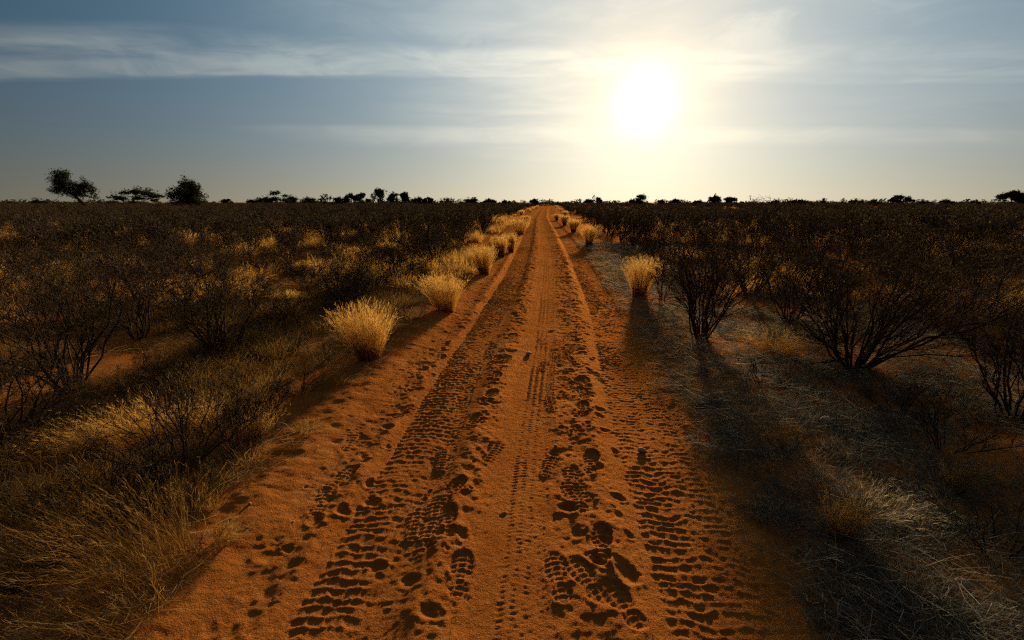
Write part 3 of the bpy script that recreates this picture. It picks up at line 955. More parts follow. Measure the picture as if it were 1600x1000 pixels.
TREES = [
    (215, 303, 46, 150, 'umbrella', 'low umbrella-shaped tree between the lone acacia and the bushy round tree'),
    (302, 290, 60, 82, 'round', 'bushy round tree with spiky outline, second largest at the left of the skyline'),
    (354, 312, 10, 190, 'lumpy', 'tiny tree just right of the bushy round tree'),
    (406, 310, 26, 190, 'lumpy', 'low dark tree touching the left side of the compact tree with pointed top'),
    (431, 302, 30, 150, 'lumpy', 'compact dark tree with pointed top, left end of the long tree clump'),
    (455, 309, 20, 170, 'round', 'small rounded tree touching the right side of the compact pointed tree'),
    (480, 312, 28, 180, 'round', 'low flat bush-like tree left of the thin-crowned tree in the clump'),
    (509, 307, 18, 140, 'bare', 'thin-crowned half bare tree in the gap of the long clump'),
    (529, 312, 20, 170, 'round', 'low round tree right of the thin half bare tree'),
    (549, 304, 20, 150, 'lumpy', 'narrow dark tree, left one of a close pair'),
    (567, 305, 18, 155, 'lumpy', 'narrow dark tree, right one of a close pair'),
    (592, 300, 24, 150, 'round', 'highest tree of the long clump left of the track end'),
    (612, 306, 22, 160, 'round', 'middle tree in the hump of the long clump'),
    (632, 304, 19, 150, 'round', 'round-topped tree at the right end of the clump hump'),
    (652, 311, 20, 170, 'round', 'dense low dark tree right of the clump hump'),
    (668, 310, 13, 170, 'lumpy', 'small loose tree right of the dense low dark tree'),
    (697, 310, 14, 140, 'bare', 'sparse pale-twigged small tree between clump and track end'),
    (738, 313, 24, 190, 'round', 'wide low dark tree left of the track end, third before it'),
    (764, 313, 18, 200, 'lumpy', 'small low tree left of the track end, second before it'),
    (789, 315, 16, 210, 'round', 'small low tree nearest the track end on its left'),
    (835, 314, 14, 210, 'round', 'tiny round tree standing right above the track end'),
    (926, 309, 21, 150, 'lumpy', 'small tree with uneven top, first distinct tree right of the track'),
    (988, 314, 12, 180, 'round', 'small low tree touching the left of the tree below the sun'),
    (1001, 308, 24, 130, 'round', 'rounded dark tree standing right below the sun'),
    (1034, 314, 10, 180, 'round', 'tiny tree right of the rounded tree below the sun'),
    (1056, 313, 16, 180, 'lumpy', 'small tree midway between the tree below the sun and the dark pair'),
    (1089, 315, 14, 200, 'round', 'very low tree just left of the dark pair'),
    (1113, 310, 25, 150, 'round', 'wide dark tree, left one of the dark pair right of the sun'),
    (1141, 310, 20, 150, 'round', 'dark round tree, right one of the dark pair right of the sun'),
    (1214, 315, 20, 190, 'round', 'low mound-like tree, first after the tall bare twigs'),
    (1246, 313, 20, 180, 'lumpy', 'low dark tree with step on top, second after the tall bare twigs'),
    (1287, 312, 12, 140, 'bare', 'bare forked small tree on the skyline right of the sun'),
    (1338, 315, 22, 190, 'round', 'low mound-like tree between bare forked tree and arched tree'),
    (1366, 316, 22, 200, 'round', 'very low mound-like tree just left of the arched tree'),
    (1407, 310, 22, 160, 'umbrella', 'arched umbrella tree with light showing under its crown'),
    (1443, 316, 20, 200, 'round', 'very low mound-like tree just right of the arched tree'),
    (1478, 315, 20, 200, 'round', 'low mound-like tree, second right of the arched tree'),
    (1522, 316, 18, 210, 'round', 'low mound-like tree, third right of the arched tree'),
    (1582, 303, 30, 110, 'lumpy', 'leaning dark tree at the right edge of the skyline'),
    (60, 315, 26, 210, 'round', 'low mound-like tree left of the lone acacia'),
]
for i, (px, top, wpx, dist, style, label) in enumerate(TREES):
    add_tree(px, top, wpx, dist, style, label, 300 + i)


def far_treeline():
    """the unbroken low wood on the horizon"""
    rng = np.random.default_rng(77)
    pos, tin = [], []
    for i in range(620):
        px = rng.uniform(-500, 2100)
        dist = rng.uniform(330, 900)
        x, y = bearing(px, dist)
        gz = ground_z(x, y)
        w = rng.uniform(5, 13); h = (CAM_H - gz) + (1.0 + 5.0 * rng.random() ** 2.2) * dist / 800
        h = max(h, 2.0)
        m = 64
        u = unit(rng.normal(size=(m, 3))) * rng.random((m, 1)) ** 0.4
        c = np.array([x, y, gz + h * 0.5]) + u * np.array([w / 2, w / 2, h * 0.5])
        pos.append(c); tin.append(np.array([.050, .048, .026]) * rng.uniform(.6, 1.2, (m, 1)))
    v, q, c = flakes(np.concatenate(pos), 1.3, rng, np.concatenate(tin), flat=0.3)
    o = link('distant_trees', new_mesh('distant_trees', v, q, tint=c, smooth=False), TREELEAF)
    tag(o, 'unbroken far line of low dark trees along the whole horizon', 'trees', kind='stuff')


far_treeline()


# ------------------------------------------------------------------ thorn shrubs
def place_shrub(meshes, x, y, rot, scale, label, group, name='thorn_shrub'):
    sm, tm, lm = meshes
    o = link(name, None)
    o.location = (x, y, ground_z(x, y))
    o.rotation_euler = (0, 0, rot)
    o.scale = (scale, scale, scale)
    link('stems', sm, None, o); tag(link('twigs', tm, None, o), kind='stuff')
    if lm:
        tag(link('leaves', lm, None, o), kind='stuff')
    return tag(o, label, 'shrub', group)


def depth_of(x, y):
    return -x * math.sin(YAW) + y * math.cos(YAW)


HEROES = [  # base pixel, top pixel row, width px, lean, label, extra
    (1095, 532, 372, 135, (0, 0), 'dark upright thorn shrub at the right verge, first large one beside the track', dict(stems=22, lv=(6, 7, 3), leaves=700, upright=0.35)),
    (1335, 568, 352, 400, (.25, 0), 'largest spreading bare shrub right of the track with long sideways branches', dict(stems=24, lv=(6, 8, 3), leaves=700, upright=0.75)),
    (1034, 474, 402, 50, (0, 0), 'small dark shrub just right of the golden tuft on the right verge', dict(stems=9, lv=(4, 5, 3), leaves=300, upright=0.3)),
    (1232, 500, 372, 140, (0, 0), 'bare thorn shrub between the upright shrub and the large spreading one', dict(stems=13, leaves=500)),
    (1180, 415, 316, 60, (0, 0), 'tall sparse shrub whose thin twigs reach above the skyline right of the sun', dict(stems=5, lv=(3, 3, 2), leaves=0, upright=0.1)),
    (1480, 510, 380, 210, (.1, 0), 'broad dark shrub behind the large spreading one toward the right edge', dict(stems=14, leaves=900)),
    (1585, 640, 430, 190, (-.1, 0), 'tangled bare shrub cut by the right edge of the picture', dict(stems=12, leaves=300, upright=0.8)),
    (340, 548, 392, 215, (0, 0), 'dark many-stemmed shrub left of the nearest golden tuft', dict(stems=17, lv=(6, 8, 3), leaves=900)),
    (545, 478, 388, 100, (0, 0), 'mid-sized bare shrub behind and left of the second golden tuft', dict(stems=13, leaves=700)),
    (672, 420, 338, 90, (0, 0), 'dense dark shrub at the left verge behind the second golden tuft', dict(stems=15, leaves=1200, upright=0.3)),
    (292, 716, 566, 310, (0, 0), 'low open-branched shrub standing in front of the glowing golden grass', dict(stems=14, lv=(5, 6, 3), leaves=0, upright=0.9, thick=1.3)),
    (110, 598, 400, 240, (0, 0), 'tangled bare shrub near the left edge behind the glowing grass', dict(stems=16, leaves=400)),
    (20, 690, 505, 220, (0, 0), 'dark bare shrub cut by the left edge of the picture', dict(stems=13, leaves=300)),
    (215, 520, 385, 150, (0, 0), 'bare shrub between the left-edge tangle and the many-stemmed shrub', dict(stems=13, leaves=500)),
]
taken = []
for i, (px, py, top, wpx, lean, label, kw) in enumerate(HEROES):
    kw = dict(kw); kw['thick'] = kw.get('thick', 1.0) * 0.72
    x, y = pixel_ground(px, py)
    z = depth_of(x, y) * math.cos(PITCH) + 0.3
    h = (py - top) * z / 800.0
    w = wpx * z / 800.0
    fine = 0.0016 if z < 8 else 0.0024
    place_shrub(shrub_meshes(900 + i, h * 1.12, w * 1.05, lean=lean, fine=fine, **kw), x, y, YAW, 1.0, label, None)
    taken.append((x, y, max(0.55, w * 0.42)))

LOW = [(470, 610, 60, 'left of the sand, in front of the many-stemmed shrub'), (420, 640, 60, 'left of the small dull tuft on the sand'), (520, 560, 46, 'left of the nearest golden tuft'),
       (640, 508, 36, 'between the two nearest golden tufts'), (150, 780, 110, 'above the long-bladed grass at the left edge'), (330, 790, 70, 'right of the long-bladed grass on the sand edge'),
       (60, 800, 120, 'at the left edge below the straw-coloured grass'), (455, 545, 60, 'behind the nearest golden tuft on its left side'), (1190, 610, 60, 'in the grey grass below the upright shrub'),
       (1480, 700, 110, 'in dark shade below the large spreading shrub'), (1400, 640, 80, 'just below the foot of the large spreading shrub'), (1560, 860, 120, 'in the bottom right corner'), (1230, 720, 50, 'right of the flattened grass'),
       (45, 905, 130, 'in the bottom left corner behind the dim long grass'), (150, 655, 70, 'behind the left end of the glowing patch'), (245, 800, 80, 'between the glowing patch and the long-bladed grass'), (375, 735, 40, 'on the sand edge right of the low open shrub')]
low_protos = [shrub_meshes(860 + i, 0.5, 0.95, 9, (4, 4, 2), 0, upright=1.0, fine=0.0016) for i in range(4)]
for i, (px, py, hpx, where) in enumerate(LOW):
    x, y = pixel_ground(px, py)
    z = depth_of(x, y) * math.cos(PITCH) + 0.3
    place_shrub(low_protos[i % 4], x, y, i * 1.9, hpx * z / 800.0 / 0.5, 'low dead twiggy shrublet ' + where, None, name='low_shrub')

rng = np.random.default_rng(15)
strip = sorted((2.6 + 7.5 * (i + rng.random()) / 20, -1.95 - 1.7 * rng.random()) for i in range(20))
for i, (y, s) in enumerate(strip):
    x = float(track_x(y)) + s
    place_shrub(low_protos[i % 4], x, y, i * 2.3, rng.uniform(0.45, 0.95), 'low twiggy shrublet in the straw along the left sand edge, %s up from the bottom' % ORD[i + 1], 'shrublets along the left sand edge', name='low_shrub')

rng = np.random.default_rng(5)
protos = [shrub_meshes(40 + i, (1.05, 0.9, 1.1, 0.8, 1.0, 0.9)[i], (1.5, 1.9, 1.3, 2.1, 1.7, 1.8)[i], (13, 16, 11, 17, 14, 15)[i], (5, 6, 3), (60, 300, 0, 120, 420, 40)[i], fine=0.0023, upright=(.5, .9, .3, 1.1, .7, .9)[i], thick=(.85, .7, .9, .65, .75, .7)[i], lean=((0, 0), (.2, .1), (-.1, 0), (.1, -.25), (0, .2), (-.25, 0))[i]) for i in range(6)]
far_protos = [far_shrub_mesh(80 + i, 1.05, 1.6) for i in range(5)]

spots = []
grid = {}


def free(x, y, r):
    gx, gy = int(math.floor(x / 2)), int(math.floor(y / 2))
    for a in (-1, 0, 1):
        for b in (-1, 0, 1):
            for (u, v) in grid.get((gx + a, gy + b), ()):
                if (u - x) ** 2 + (v - y) ** 2 < r * r:
                    return False
    return all((u - x) ** 2 + (v - y) ** 2 > (q + 0.5) ** 2 for u, v, q in taken)


tries = 0
while len(spots) < 900 and tries < 90000:
    tries += 1
    r = 4.7 + 33 * math.sqrt(rng.random())
    a = YAW + math.radians(rng.uniform(-50, 50))
    x, y = -math.sin(a) * r, math.cos(a) * r
    s = x - float(track_x(y))
    clear = (2.25 if s > 0 else 2.5) + 0.5 * rng.random() + (0.0 if r > 10 else 0.5) + (0.5 if r < 6.3 else 0.0)
    if abs(s) < clear:
        continue
    if float(vnoise(np.array([x / 5.0]), np.array([y / 5.0]), 61)[0]) < -0.24:      # open patches of grass
        continue
    if not free(x, y, 1.12):
        continue
    spots.append((x, y, r))
    grid.setdefault((int(math.floor(x / 2)), int(math.floor(y / 2))), []).append((x, y))
spots.sort(key=lambda t: t[2])
spots = spots[:286]
print('shrubs', len(spots), 'to', spots[-1][2])
FIELD_EDGE = spots[-1][2]
front = {'left': [], 'right': []}
for (x, y, r) in spots:
    if r < 10.5:
        front['left' if x < track_x(y) else 'right'].append((x, y, r))
mid = {'left': [t for t in spots if 10.5 <= t[2] < 17 and t[0] < track_x(t[1])], 'right': [t for t in spots if 10.5 <= t[2] < 17 and t[0] >= track_x(t[1])]}
for side, lst in list(front.items()) + list(mid.items()):
    lst.sort(key=lambda t: abs(t[0] / t[1] - track_x(t[1]) / t[1]))
far_objects = []
for i, (x, y, r) in enumerate(spots):
    side = 'left' if x < track_x(y) else 'right'
    sc = rng.uniform(0.55, 1.12)
    rot = rng.uniform(0, 6.28)
    if r < 10.5:
        k = front[side].index((x, y, r)) + 1
        place_shrub(protos[i % 6], x, y, rot, sc, 'bare thorn shrub in the front scrub %s of the track, %s outward from the track' % (side, ORD[k] if k < len(ORD) else 'last'),
                    'front scrub %s of the track' % side)
    elif r < 17:
        place_shrub(protos[i % 6], x, y, rot, sc, 'dark thorn shrub in the middle scrub %s of the track, %s outward from the track' % (side, ORD[mid[side].index((x, y, r)) + 1]),
                    'middle scrub %s of the track' % side)
    else:
        o = link('thorn_shrub', far_protos[i % 5])
        o.location = (x, y, ground_z(x, y) - 0.03); o.rotation_euler = (0, 0, rot); o.scale = (sc, sc, sc)
        tag(o, 'small dark shrub in the far scrub %s of the track, before the skyline trees' % side, 'shrub', 'far scrub %s of the track' % side)
        far_objects.append(o)


def scatter(name, points, rots, scales, sources, kind_label, cat):
    """one mass of plants: source shapes set on every point"""
    me = bpy.data.meshes.new(name)
    me.vertices.add(len(points)); me.vertices.foreach_set('co', np.asarray(points, np.float32).ravel())
    at = me.attributes.new('turn', 'FLOAT', 'POINT'); at.data.foreach_set('value', np.asarray(rots, np.float32))
    at = me.attributes.new('size', 'FLOAT', 'POINT'); at.data.foreach_set('value', np.asarray(scales, np.float32))
    o = link(name, me)
    ng = bpy.data.node_groups.new(name, 'GeometryNodeTree')
    ng.interface.new_socket('Geometry', in_out='INPUT', socket_type='NodeSocketGeometry')
    ng.interface.new_socket('Geometry', in_out='OUTPUT', socket_type='NodeSocketGeometry')
    gi = ng.nodes.new('NodeGroupInput'); go = ng.nodes.new('NodeGroupOutput')
    jn = ng.nodes.new('GeometryNodeJoinGeometry')
    for s in sources:
        oi = ng.nodes.new('GeometryNodeObjectInfo')
        oi.transform_space = 'ORIGINAL'
        oi.inputs['Object'].default_value = s
        oi.inputs['As Instance'].default_value = True
        ng.links.new(oi.outputs['Geometry'], jn.inputs[0])
    ip = ng.nodes.new('GeometryNodeInstanceOnPoints')
    ip.inputs['Pick Instance'].default_value = True
    rv = ng.nodes.new('FunctionNodeRandomValue'); rv.data_type = 'INT'
    rv.inputs[4].default_value = 0; rv.inputs[5].default_value = len(sources) - 1
    ng.links.new(rv.outputs[2], ip.inputs['Instance Index'])
    ta = ng.nodes.new('GeometryNodeInputNamedAttribute'); ta.data_type = 'FLOAT'; ta.inputs['Name'].default_value = 'turn'
    sa = ng.nodes.new('GeometryNodeInputNamedAttribute'); sa.data_type = 'FLOAT'; sa.inputs['Name'].default_value = 'size'
    cx = ng.nodes.new('ShaderNodeCombineXYZ'); cs = ng.nodes.new('ShaderNodeCombineXYZ')
    ng.links.new(ta.outputs[0], cx.inputs[2])
    for k in range(3):
        ng.links.new(sa.outputs[0], cs.inputs[k])
    er = ng.nodes.new('FunctionNodeEulerToRotation')
    ng.links.new(cx.outputs[0], er.inputs[0])
    ng.links.new(er.outputs[0], ip.inputs['Rotation']); ng.links.new(cs.outputs[0], ip.inputs['Scale'])
    ng.links.new(gi.outputs[0], ip.inputs['Points']); ng.links.new(jn.outputs[0], ip.inputs['Instance'])
    ng.links.new(ip.outputs[0], go.inputs[0])
    md = o.modifiers.new('scatter', 'NODES'); md.node_group = ng
    tag(o, kind_label, cat, kind='stuff')
    return o


def scrub_mass():
    rng = np.random.default_rng(9)
    pts = []
    for n, r0, r1 in ((3000, FIELD_EDGE - 0.5, 75), (3800, 75, 150), (3500, 150, 330)):
        r = np.sqrt(rng.uniform(r0 ** 2, r1 ** 2, n)); a = YAW + np.radians(rng.uniform(-54, 54, n))
        x, y = -np.sin(a) * r, np.cos(a) * r
        keep = np.abs(x - track_x(y)) > 2.7 + rng.random(n)
        keep &= (vnoise(x / 8.0, y / 8.0, 61) > -0.27)
        pts.append(np.stack([x, y], -1)[keep])
    n = 2600                                                       # the same scrub goes on beyond both sides of the view
    r = np.sqrt(rng.uniform(4.5 ** 2, 60 ** 2, n)); a = YAW + np.radians(rng.uniform(50.5, 85, n)) * rng.choice([-1, 1], n)
    x, y = -np.sin(a) * r, np.cos(a) * r
    pts.append(np.stack([x, y], -1)[np.abs(x - track_x(y)) > 3.4])
    p = np.concatenate(pts)
    z = terrain(p[:, 0], p[:, 1]) - 0.03
    scatter('scrub', np.column_stack([p, z]), rng.uniform(0, 6.28, len(p)), rng.uniform(0.55, 0.92, len(p)),
            far_objects[:5], 'far dark mass of thorn scrub covering the plain to the skyline', 'scrub')


scrub_mass()


# ------------------------------------------------------------------ grass
def place_tuft(meshes, x, y, rot, scale, label, group, name='grass_tuft', sink=0.0):
    bm, hm = meshes
    o = link(name, None)
    o.location = (x, y, ground_z(x, y) - sink)
    o.rotation_euler = (0, 0, rot)
    o.scale = (scale, scale, scale)
    tag(link('blades', bm, None, o), kind='stuff')
    if hm:
        tag(link('seed_heads', hm, None, o), kind='stuff')
    return tag(o, label, 'grass tuft', group)


VERGE = [  # base pixel, height px, width px, label
    (578, 566, 92, 92, 'largest golden grass tuft, nearest of the row on the left verge'),
    (697, 490, 62, 72, 'second golden grass tuft on the left verge, wide feathery top'),
    (757, 430, 48, 44, 'third golden grass tuft on the left verge'),
    (784, 402, 32, 26, 'fourth golden grass tuft on the left verge, left of a close pair'),
    (799, 394, 30, 22, 'fifth golden grass tuft on the left verge, right of a close pair'),
    (813, 366, 26, 34, 'sixth golden grass tuft on the left verge, broad one far up the track'),
    (822, 350, 13, 14, 'seventh golden grass tuft on the left verge, small one far up the track'),
    (998, 466, 64, 56, 'nearest golden grass tuft on the right verge, loose top beside a small shrub'),
    (920, 384, 31, 30, 'second golden grass tuft on the right verge, rounded'),
    (896, 363, 20, 20, 'third golden grass tuft on the right verge'),
    (882, 352, 15, 15, 'fourth golden grass tuft on the right verge'),
    (870, 344, 9, 11, 'fifth golden grass tuft on the right verge, very small'),
]
verge_meshes = []
for i, (px, py, hpx, wpx, label) in enumerate(VERGE):
    x, y = pixel_ground(px, py)
    z = depth_of(x, y) * math.cos(PITCH) + 0.3
    h, w = hpx * z / 800.0, wpx * z / 800.0
    far = max(1.0, z / 9.0)
    m = tuft_meshes(600 + i, h * 1.05, w * 0.46, int(950 / min(far, 2.0)), True, lean=(-0.10 if px < 850 else 0.05, 0), base=w * 0.17, width=0.0026 * min(far, 4), arch=0.14, plume=min(far, 2.0))
    verge_meshes.append(m)
    place_tuft(m, x, y, YAW, 1.0, label, 'golden tufts along the verges')
rng = np.random.default_rng(21)
far_tuft = [tuft_meshes(650 + i, 0.55, 0.28, 260, True, base=0.11, width=0.011, arch=0.14, plume=2.0) for i in range(3)]
for side in (-1, 1):
    y = 40.0 if side < 0 else 52.0
    k = 0
    while y < 128:
        k += 1
        x = float(track_x(y)) + side * rng.uniform(1.75, 2.5)
        place_tuft(far_tuft[rng.integers(0, 3)], x, y, rng.uniform(0, 6.28), rng.uniform(0.45, 0.95),
                   'tiny golden tuft in the %s verge row near the track end, %s up the row' % ('left' if side < 0 else 'right', ORD[k]),
                   'far tufts on the %s verge' % ('left' if side < 0 else 'right'))
        y += rng.uniform(2.5, 8.5) if side < 0 else rng.uniform(4.0, 11.0)

PAL_DIMMED = np.concatenate([GOLDS * np.array([.55, .52, .50]), STRAWS * .8])  # near grass: shade and corner falloff put into darkened blade colours
NEAR = [  # base pixel, height px, width px, lean (right, away), palette, blades, label
    (262, 905, 150, 330, (-0.95, 0.25), 'dull', 420, 'long-bladed grass tuft bending left in the bottom left corner'),
    (215, 985, 120, 330, (-1.0, 0.1), 'dull', 200, 'dim grass tuft at the very bottom left, below the long-bladed one'),
    (90, 880, 120, 260, (-0.7, 0.2), 'dull', 240, 'dim long grass at the left edge beside the long-bladed tuft'),
    (240, 684, 92, 140, (-0.5, 0.1), 'gold', 420, 'glowing golden grass behind the low open shrub, brightest of the patch'),
    (165, 690, 70, 150, (-0.7, 0.1), 'gold', 260, 'glowing golden grass leaning left of the low open shrub'),
    (318, 662, 66, 100, (-0.3, 0.1), 'gold', 300, 'golden grass right behind the low open shrub'),
    (400, 690, 74, 74, (0.05, 0.1), 'gold', 280, 'golden tuft at the right end of the glowing patch, near the sand'),
    (96, 712, 66, 190, (-0.8, 0.1), 'dull', 220, 'straw-coloured grass at the left end of the glowing patch'),
    (1308, 852, 84, 80, (0.15, 0.1), 'dull', 300, 'upright golden-brown tuft in the dry grass at the bottom right'),
    (1352, 812, 50, 150, (0.9, 0.1), 'pale', 200, 'pale grass with bright heads bending right behind the golden-brown tuft'),
    (1490, 770, 60, 60, (0.2, 0.0), 'dull', 220, 'small dull tuft right of the pale bending grass'),
    (478, 690, 34, 46, (0, 0), 'dull', 110, 'small dull tuft on the sand left of the wheel track'),
    (345, 860, 44, 60, (0.3, 0.1), 'dull', 130, 'small straw tuft on the sand right of the long-bladed one'),
    (455, 500, 60, 80, (0, 0), 'dull', 260, 'dull thin grass behind the nearest golden tuft'),
    (580, 450, 46, 46, (-0.2, 0), 'gold', 320, 'golden tuft among shrubs, behind and left of the second verge tuft'),
    (735, 418, 34, 40, (0, 0), 'dull', 240, 'shaded tuft tucked against the dense dark shrub on the left verge'),
    (1215, 545, 50, 120, (0, 0), 'gold', 320, 'low golden grass between the upright shrub and the large spreading one'),
    (1430, 470, 50, 110, (0, 0), 'dull', 260, 'low golden-brown grass seen through the large spreading shrub'),
]
PALS = dict(gold=GOLDS, dull=PAL_DIMMED, pale=np.array([[.36, .26, .12], [.30, .21, .09], [.40, .32, .18]]), grey=GREYS * 1.2)
for i, (px, py, hpx, wpx, lean, pal, nb, label) in enumerate(NEAR):
    x, y = pixel_ground(px, py)
    z = depth_of(x, y) * math.cos(PITCH) + 0.3
    h, w = hpx * z / 800.0, wpx * z / 800.0
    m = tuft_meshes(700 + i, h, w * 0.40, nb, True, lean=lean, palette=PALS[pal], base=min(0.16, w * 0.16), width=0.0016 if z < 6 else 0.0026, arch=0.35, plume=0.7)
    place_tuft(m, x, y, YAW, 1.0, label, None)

# tufts lighting up between the shrubs of the field
FIELD = [(292, 392, 40, 34, 'left'), (312, 428, 28, 40, 'left'), (186, 425, 34, 60, 'left'), (245, 455, 26, 50, 'left'), (265, 482, 24, 40, 'left'), (172, 452, 26, 40, 'left'),
         (385, 410, 36, 46, 'left'), (420, 396, 28, 30, 'left'), (560, 408, 30, 40, 'left'), (470, 425, 24, 40, 'left'), (525, 440, 24, 50, 'left'), (445, 470, 24, 44, 'left'), (610, 395, 22, 34, 'left'), (345, 380, 22, 30, 'left'),
         (1270, 400, 34, 30, 'right'), (1335, 445, 36, 44, 'right'), (1300, 432, 22, 30, 'right'), (1352, 398, 26, 24, 'right'), (1490, 356, 20, 34, 'right'), (1463, 352, 12, 24, 'right'), (1500, 342, 14, 20, 'right'),
         (1408, 341, 10, 26, 'right'), (1382, 346, 9, 14, 'right'), (1530, 350, 10, 24, 'right'), (1235, 331, 6, 8, 'right'), (1145, 330, 6, 12, 'right'), (1590, 480, 26, 60, 'right'), (1545, 455, 24, 60, 'right')]
cnt = {'left': 0, 'right': 0}
for i, (px, py, hpx, wpx, side) in enumerate(sorted(FIELD, key=lambda t: t[0])):
    cnt[side] += 1
    x, y = pixel_ground(px, py)
    z = depth_of(x, y) * math.cos(PITCH) + 0.3
    h, w = hpx * z / 800.0, wpx * z / 800.0
    far = max(1.0, z / 8.0)
    m = tuft_meshes(760 + i, h, w * 0.42, int(520 / min(far, 2.2)), True, palette=GOLDS, base=w * 0.2, width=0.003 * min(far, 5), arch=0.2, plume=min(far, 2.5))
    place_tuft(m, x, y, YAW, 1.0, 'lit golden tuft between the shrubs %s of the track, %s counted from the left' % (side, ORD[cnt[side]]), 'golden tufts in the field')


def clump_mesh(seed, palette, n, h, spread, width, glow):
    rng = np.random.default_rng(seed)
    a = rng.uniform(0, 6.28, n); r = spread * 0.4 * np.sqrt(rng.random(n))
    st = np.stack([np.cos(a) * r, np.sin(a) * r, np.full(n, -.01)], -1)
    o = rng.uniform(.2, 1, n)
    d = unit(np.stack([np.cos(a) * o * spread, np.sin(a) * o * spread, h * np.ones(n)], -1))
    p = bend(st, d, h * rng.uniform(.5, 1.2, n), 4, rng, 0.22, -0.18)
    v, q, c = ribbons(p, np.full(n, width), rng, palette[rng.integers(0, len(palette), n)] * rng.uniform(.7, 1.15, (n, 1)), 0.3)
    me = new_mesh('grass_tuft', v, q, tint=c)
    me.materials.append(glow)
    return me


# low thin grass over the whole field; its shapes are those of a few small tufts standing by the verge
src = []
for i, (px, py, pal, lab) in enumerate([(628, 470, STRAWS, 'low straw tuft just left of the second golden tuft'), (600, 520, STRAWS, 'low straw tuft right of the nearest golden tuft'),
                                        (520, 610, GOLDS * .8, 'low yellow tuft on the red sand before the nearest golden tuft'), (440, 405, GOLDS, 'low golden tuft in the open patch left of the field, before the far scrub'), (1320, 402, GOLDS, 'low golden tuft in the open patch right of the field, before the far scrub'), (1060, 600, GREYS, 'low grey tuft at the edge of the right wheel track'),
                                        (1130, 640, GREYS, 'low grey tuft in the flattened grass below the upright shrub'), (960, 480, GREYS, 'low grey tuft left of the nearest tuft on the right verge')]):
    x, y = pixel_ground(px, py)
    o = link('grass_tuft', clump_mesh(820 + i, pal, 70, (0.17, 0.17, 0.17, 0.26, 0.26, 0.09, 0.08, 0.10)[i], (.14, .14, .14, .16, .16, .2, .2, .2)[i], 0.0028 if i not in (3, 4) else 0.005, GOLD if i in (3, 4) else STRAW))
    o.location = (x, y, ground_z(x, y)); tag(o, lab, 'grass tuft')
    src.append(o)


def low_grass():
    rng = np.random.default_rng(31)
    P, R, Sc = [], [], []
    n = 24000
    r = 2.0 + 36 * rng.random(n) ** 1.3
    a = YAW + np.radians(rng.uniform(-74, 74, n))
    x, y = -np.sin(a) * r, np.cos(a) * r
    s = x - track_x(y)
    patch = vnoise(x / 1.1, y / 1.1, 12) + 0.6 * vnoise(x / 3.5, y / 3.5, 15)
    keep = ((s > 1.08 + 0.3 * rng.random(n)) | (s < -2.0 - 0.6 * rng.random(n))) & (patch > 0.0 + 0.05 * (s > 0) + 0.12 * rng.random(n))
    x, y = x[keep], y[keep]
    ys = 2.2 + 9 * rng.random(620) ** 1.3; ss = -1.65 - 2.3 * rng.random(620)      # the straw strip along the left sand edge
    ok = vnoise((ss + 9) / .5, ys / .5, 18) + 0.25 * (ss < -2.2) > 0.02
    x = np.concatenate([x, (ss + track_x(ys))[ok]]); y = np.concatenate([y, ys[ok]])
    dist = np.hypot(x, y)
    z = terrain(x, y)
    left = x < track_x(y)
    sc = rng.uniform(0.5, 1.35, len(x)) * (1 + dist / 40)
    near = dist < 8.5 + 2 * rng.random(len(x))
    for nm, m, ss, lab in (('dry_grass', left & near, src[:3], 'thin straw-coloured grass near the verge left of the track'), ('dry_grass', ~left & near, src[5:], 'low flattened grey grass near the verge right of the track'),
                           ('dry_grass', ~near & ~((x - track_x(y) > 0) & (x - track_x(y) < 3.0)), [src[0], src[3], src[4], src[3]], 'golden and straw grass showing between the shrubs farther out')):
        scatter(nm, np.column_stack([x, y, z])[m], rng.uniform(0, 6.28, m.sum()), sc[m], ss, lab, 'grass')


low_grass()


def litter(name, n, region, palette, seed, label, lmin, lmax, lift, width=0.0019, raise_by=0.012):
    rng = np.random.default_rng(seed)
    y = region[2] + (region[3] - region[2]) * rng.random(n) ** 2.0
    s = rng.uniform(region[0], region[1], n)
    edge = region[0] if region[0] > 0 else region[1]
    x = s + track_x(y)
    keep = (vnoise(x / .45, y / .45, seed) + 0.5 * vnoise(x / 1.6, y / 1.6, seed + 1) > -0.17 + 0.4 * np.exp(-np.abs(s - edge) / 0.10))
    x, y = x[keep], y[keep]; m = len(x)
    a = rng.uniform(0, 6.28, m); el = rng.normal(0.05, 0.22, m)
    d = np.stack([np.cos(a) * np.cos(el), np.sin(a) * np.cos(el), np.sin(el)], -1)
    ln = rng.uniform(lmin, lmax, m) * rng.uniform(.5, 1, m)
    st = np.stack([x, y, terrain(x, y) + lift * rng.random(m) ** 2 + raise_by], -1)
    p = bend(st, d, ln, 3, rng, 0.22, -0.05)
    fl = terrain(p[:, :, 0], p[:, :, 1])
    p[:, :, 2] = np.maximum(p[:, :, 2], fl + raise_by - 0.001)
    far = np.maximum(1.0, y / 5.0)
    v, q, c = ribbons(p, width * far * rng.uniform(.6, 1.4, m), rng, palette[rng.integers(0, len(palette), m)] * rng.uniform(.55, 1.2, (m, 1)), 0.4)
    o = link(name, new_mesh(name, v, q, tint=c), STRAW)
    tag(o, label, 'dry grass', kind='stuff')


litter('flattened_grass', 52000, (0.99, 4.8, 1.2, 18.0), GREYS * 1.9 * np.array([1.06, 1.0, 0.9]), 3, 'grey flattened dry grass covering the right verge', .07, .30, 0.05, 0.0027)
litter('flattened_grass', 40000, (-5.5, -1.45, 1.2, 16.0), np.concatenate([STRAWS * 1.5, np.array([[.46, .34, .17], [.40, .28, .12]])]), 4, 'thin scattered straw on the red sand of the left verge', .06, .28, 0.03, 0.0025)

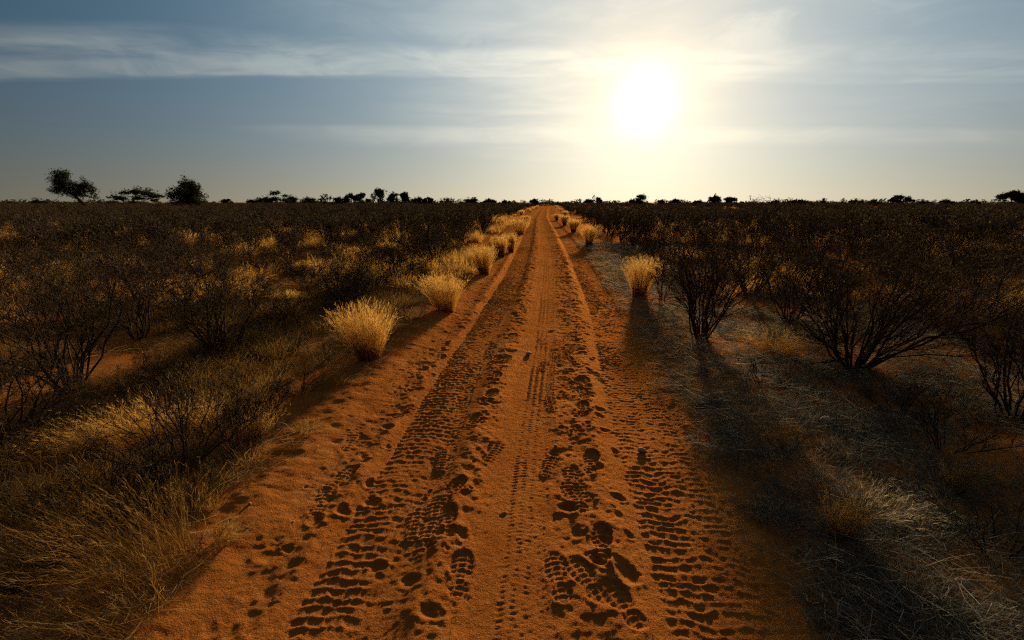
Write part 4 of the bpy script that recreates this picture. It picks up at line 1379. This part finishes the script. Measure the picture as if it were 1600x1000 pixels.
litter('straw_bits', 1500, (-1.5, 1.1, 1.3, 12.0), STRAWS * 0.8, 6, 'tiny bits of straw strewn on the sand of the track', .012, .06, 0.002, 0.0022, 0.006)


# ------------------------------------------------------------------ stones
def stone_mesh(seed):
    import bmesh
    rng = random.Random(seed)
    bm = bmesh.new()
    bmesh.ops.create_icosphere(bm, subdivisions=3, radius=0.5)
    off = Vector((rng.random() * 9, rng.random() * 9, 0))
    pl = [(Vector((rng.gauss(0, 1), rng.gauss(0, 1), rng.gauss(0, 1))).normalized(), rng.uniform(.30, .46)) for _ in range(9)]
    for v in bm.verts:
        for n, dd in pl:
            k = v.co.dot(n) - dd
            if k > 0:
                v.co -= n * k * 0.85
        v.co.z *= 0.68
    me = bpy.data.meshes.new('stone')
    bm.to_mesh(me); bm.free()
    for p in me.polygons:
        p.use_smooth = True
    me.materials.append(STONE)
    return me


STONES = [(1003, 702, 14, 'small pale round pebble lying in the right wheel track'), (1291, 660, 22, 'reddish stone on bare sand below the large spreading shrub'),
          (1110, 578, 11, 'pale stone in the grey grass below the upright shrub'), (1502, 925, 26, 'pinkish stone among dark dry grass near the bottom right corner'),
          (1148, 688, 9, 'tiny pale stone at the edge of the flattened grass'), (547, 930, 7, 'tiny white pebble on the sand at the bottom left of the track'),
          (458, 817, 7, 'tiny whitish pebble left of the deep hoof prints'), (826, 553, 10, 'small sandy clod on the smooth middle strip'), (1433, 665, 8, 'tiny stone in the shade right of the reddish stone'),
          (392, 800, 6, 'tiny pale pebble by the small straw tuft on the left sand'), (868, 697, 6, 'tiny pale pebble beside a hoof print on the middle strip')]
for i, (px, py, wpx, label) in enumerate(STONES):
    x, y = pixel_ground(px, py)
    z = depth_of(x, y) * math.cos(PITCH) + 0.3
    sz = wpx * z / 800.0
    s = x - float(track_x(y))
    gz = ground_z(x, y) if abs(s) > 1.3 else float(track_height(np.array([x]), np.array([y]))[0])
    o = link('stone', stone_mesh(50 + i))
    o.location = (x, y, gz + sz * 0.22); o.scale = (sz, sz * .85, sz * .9); o.rotation_euler = (0, 0, i * 1.3)
    tag(o, label, 'stone')
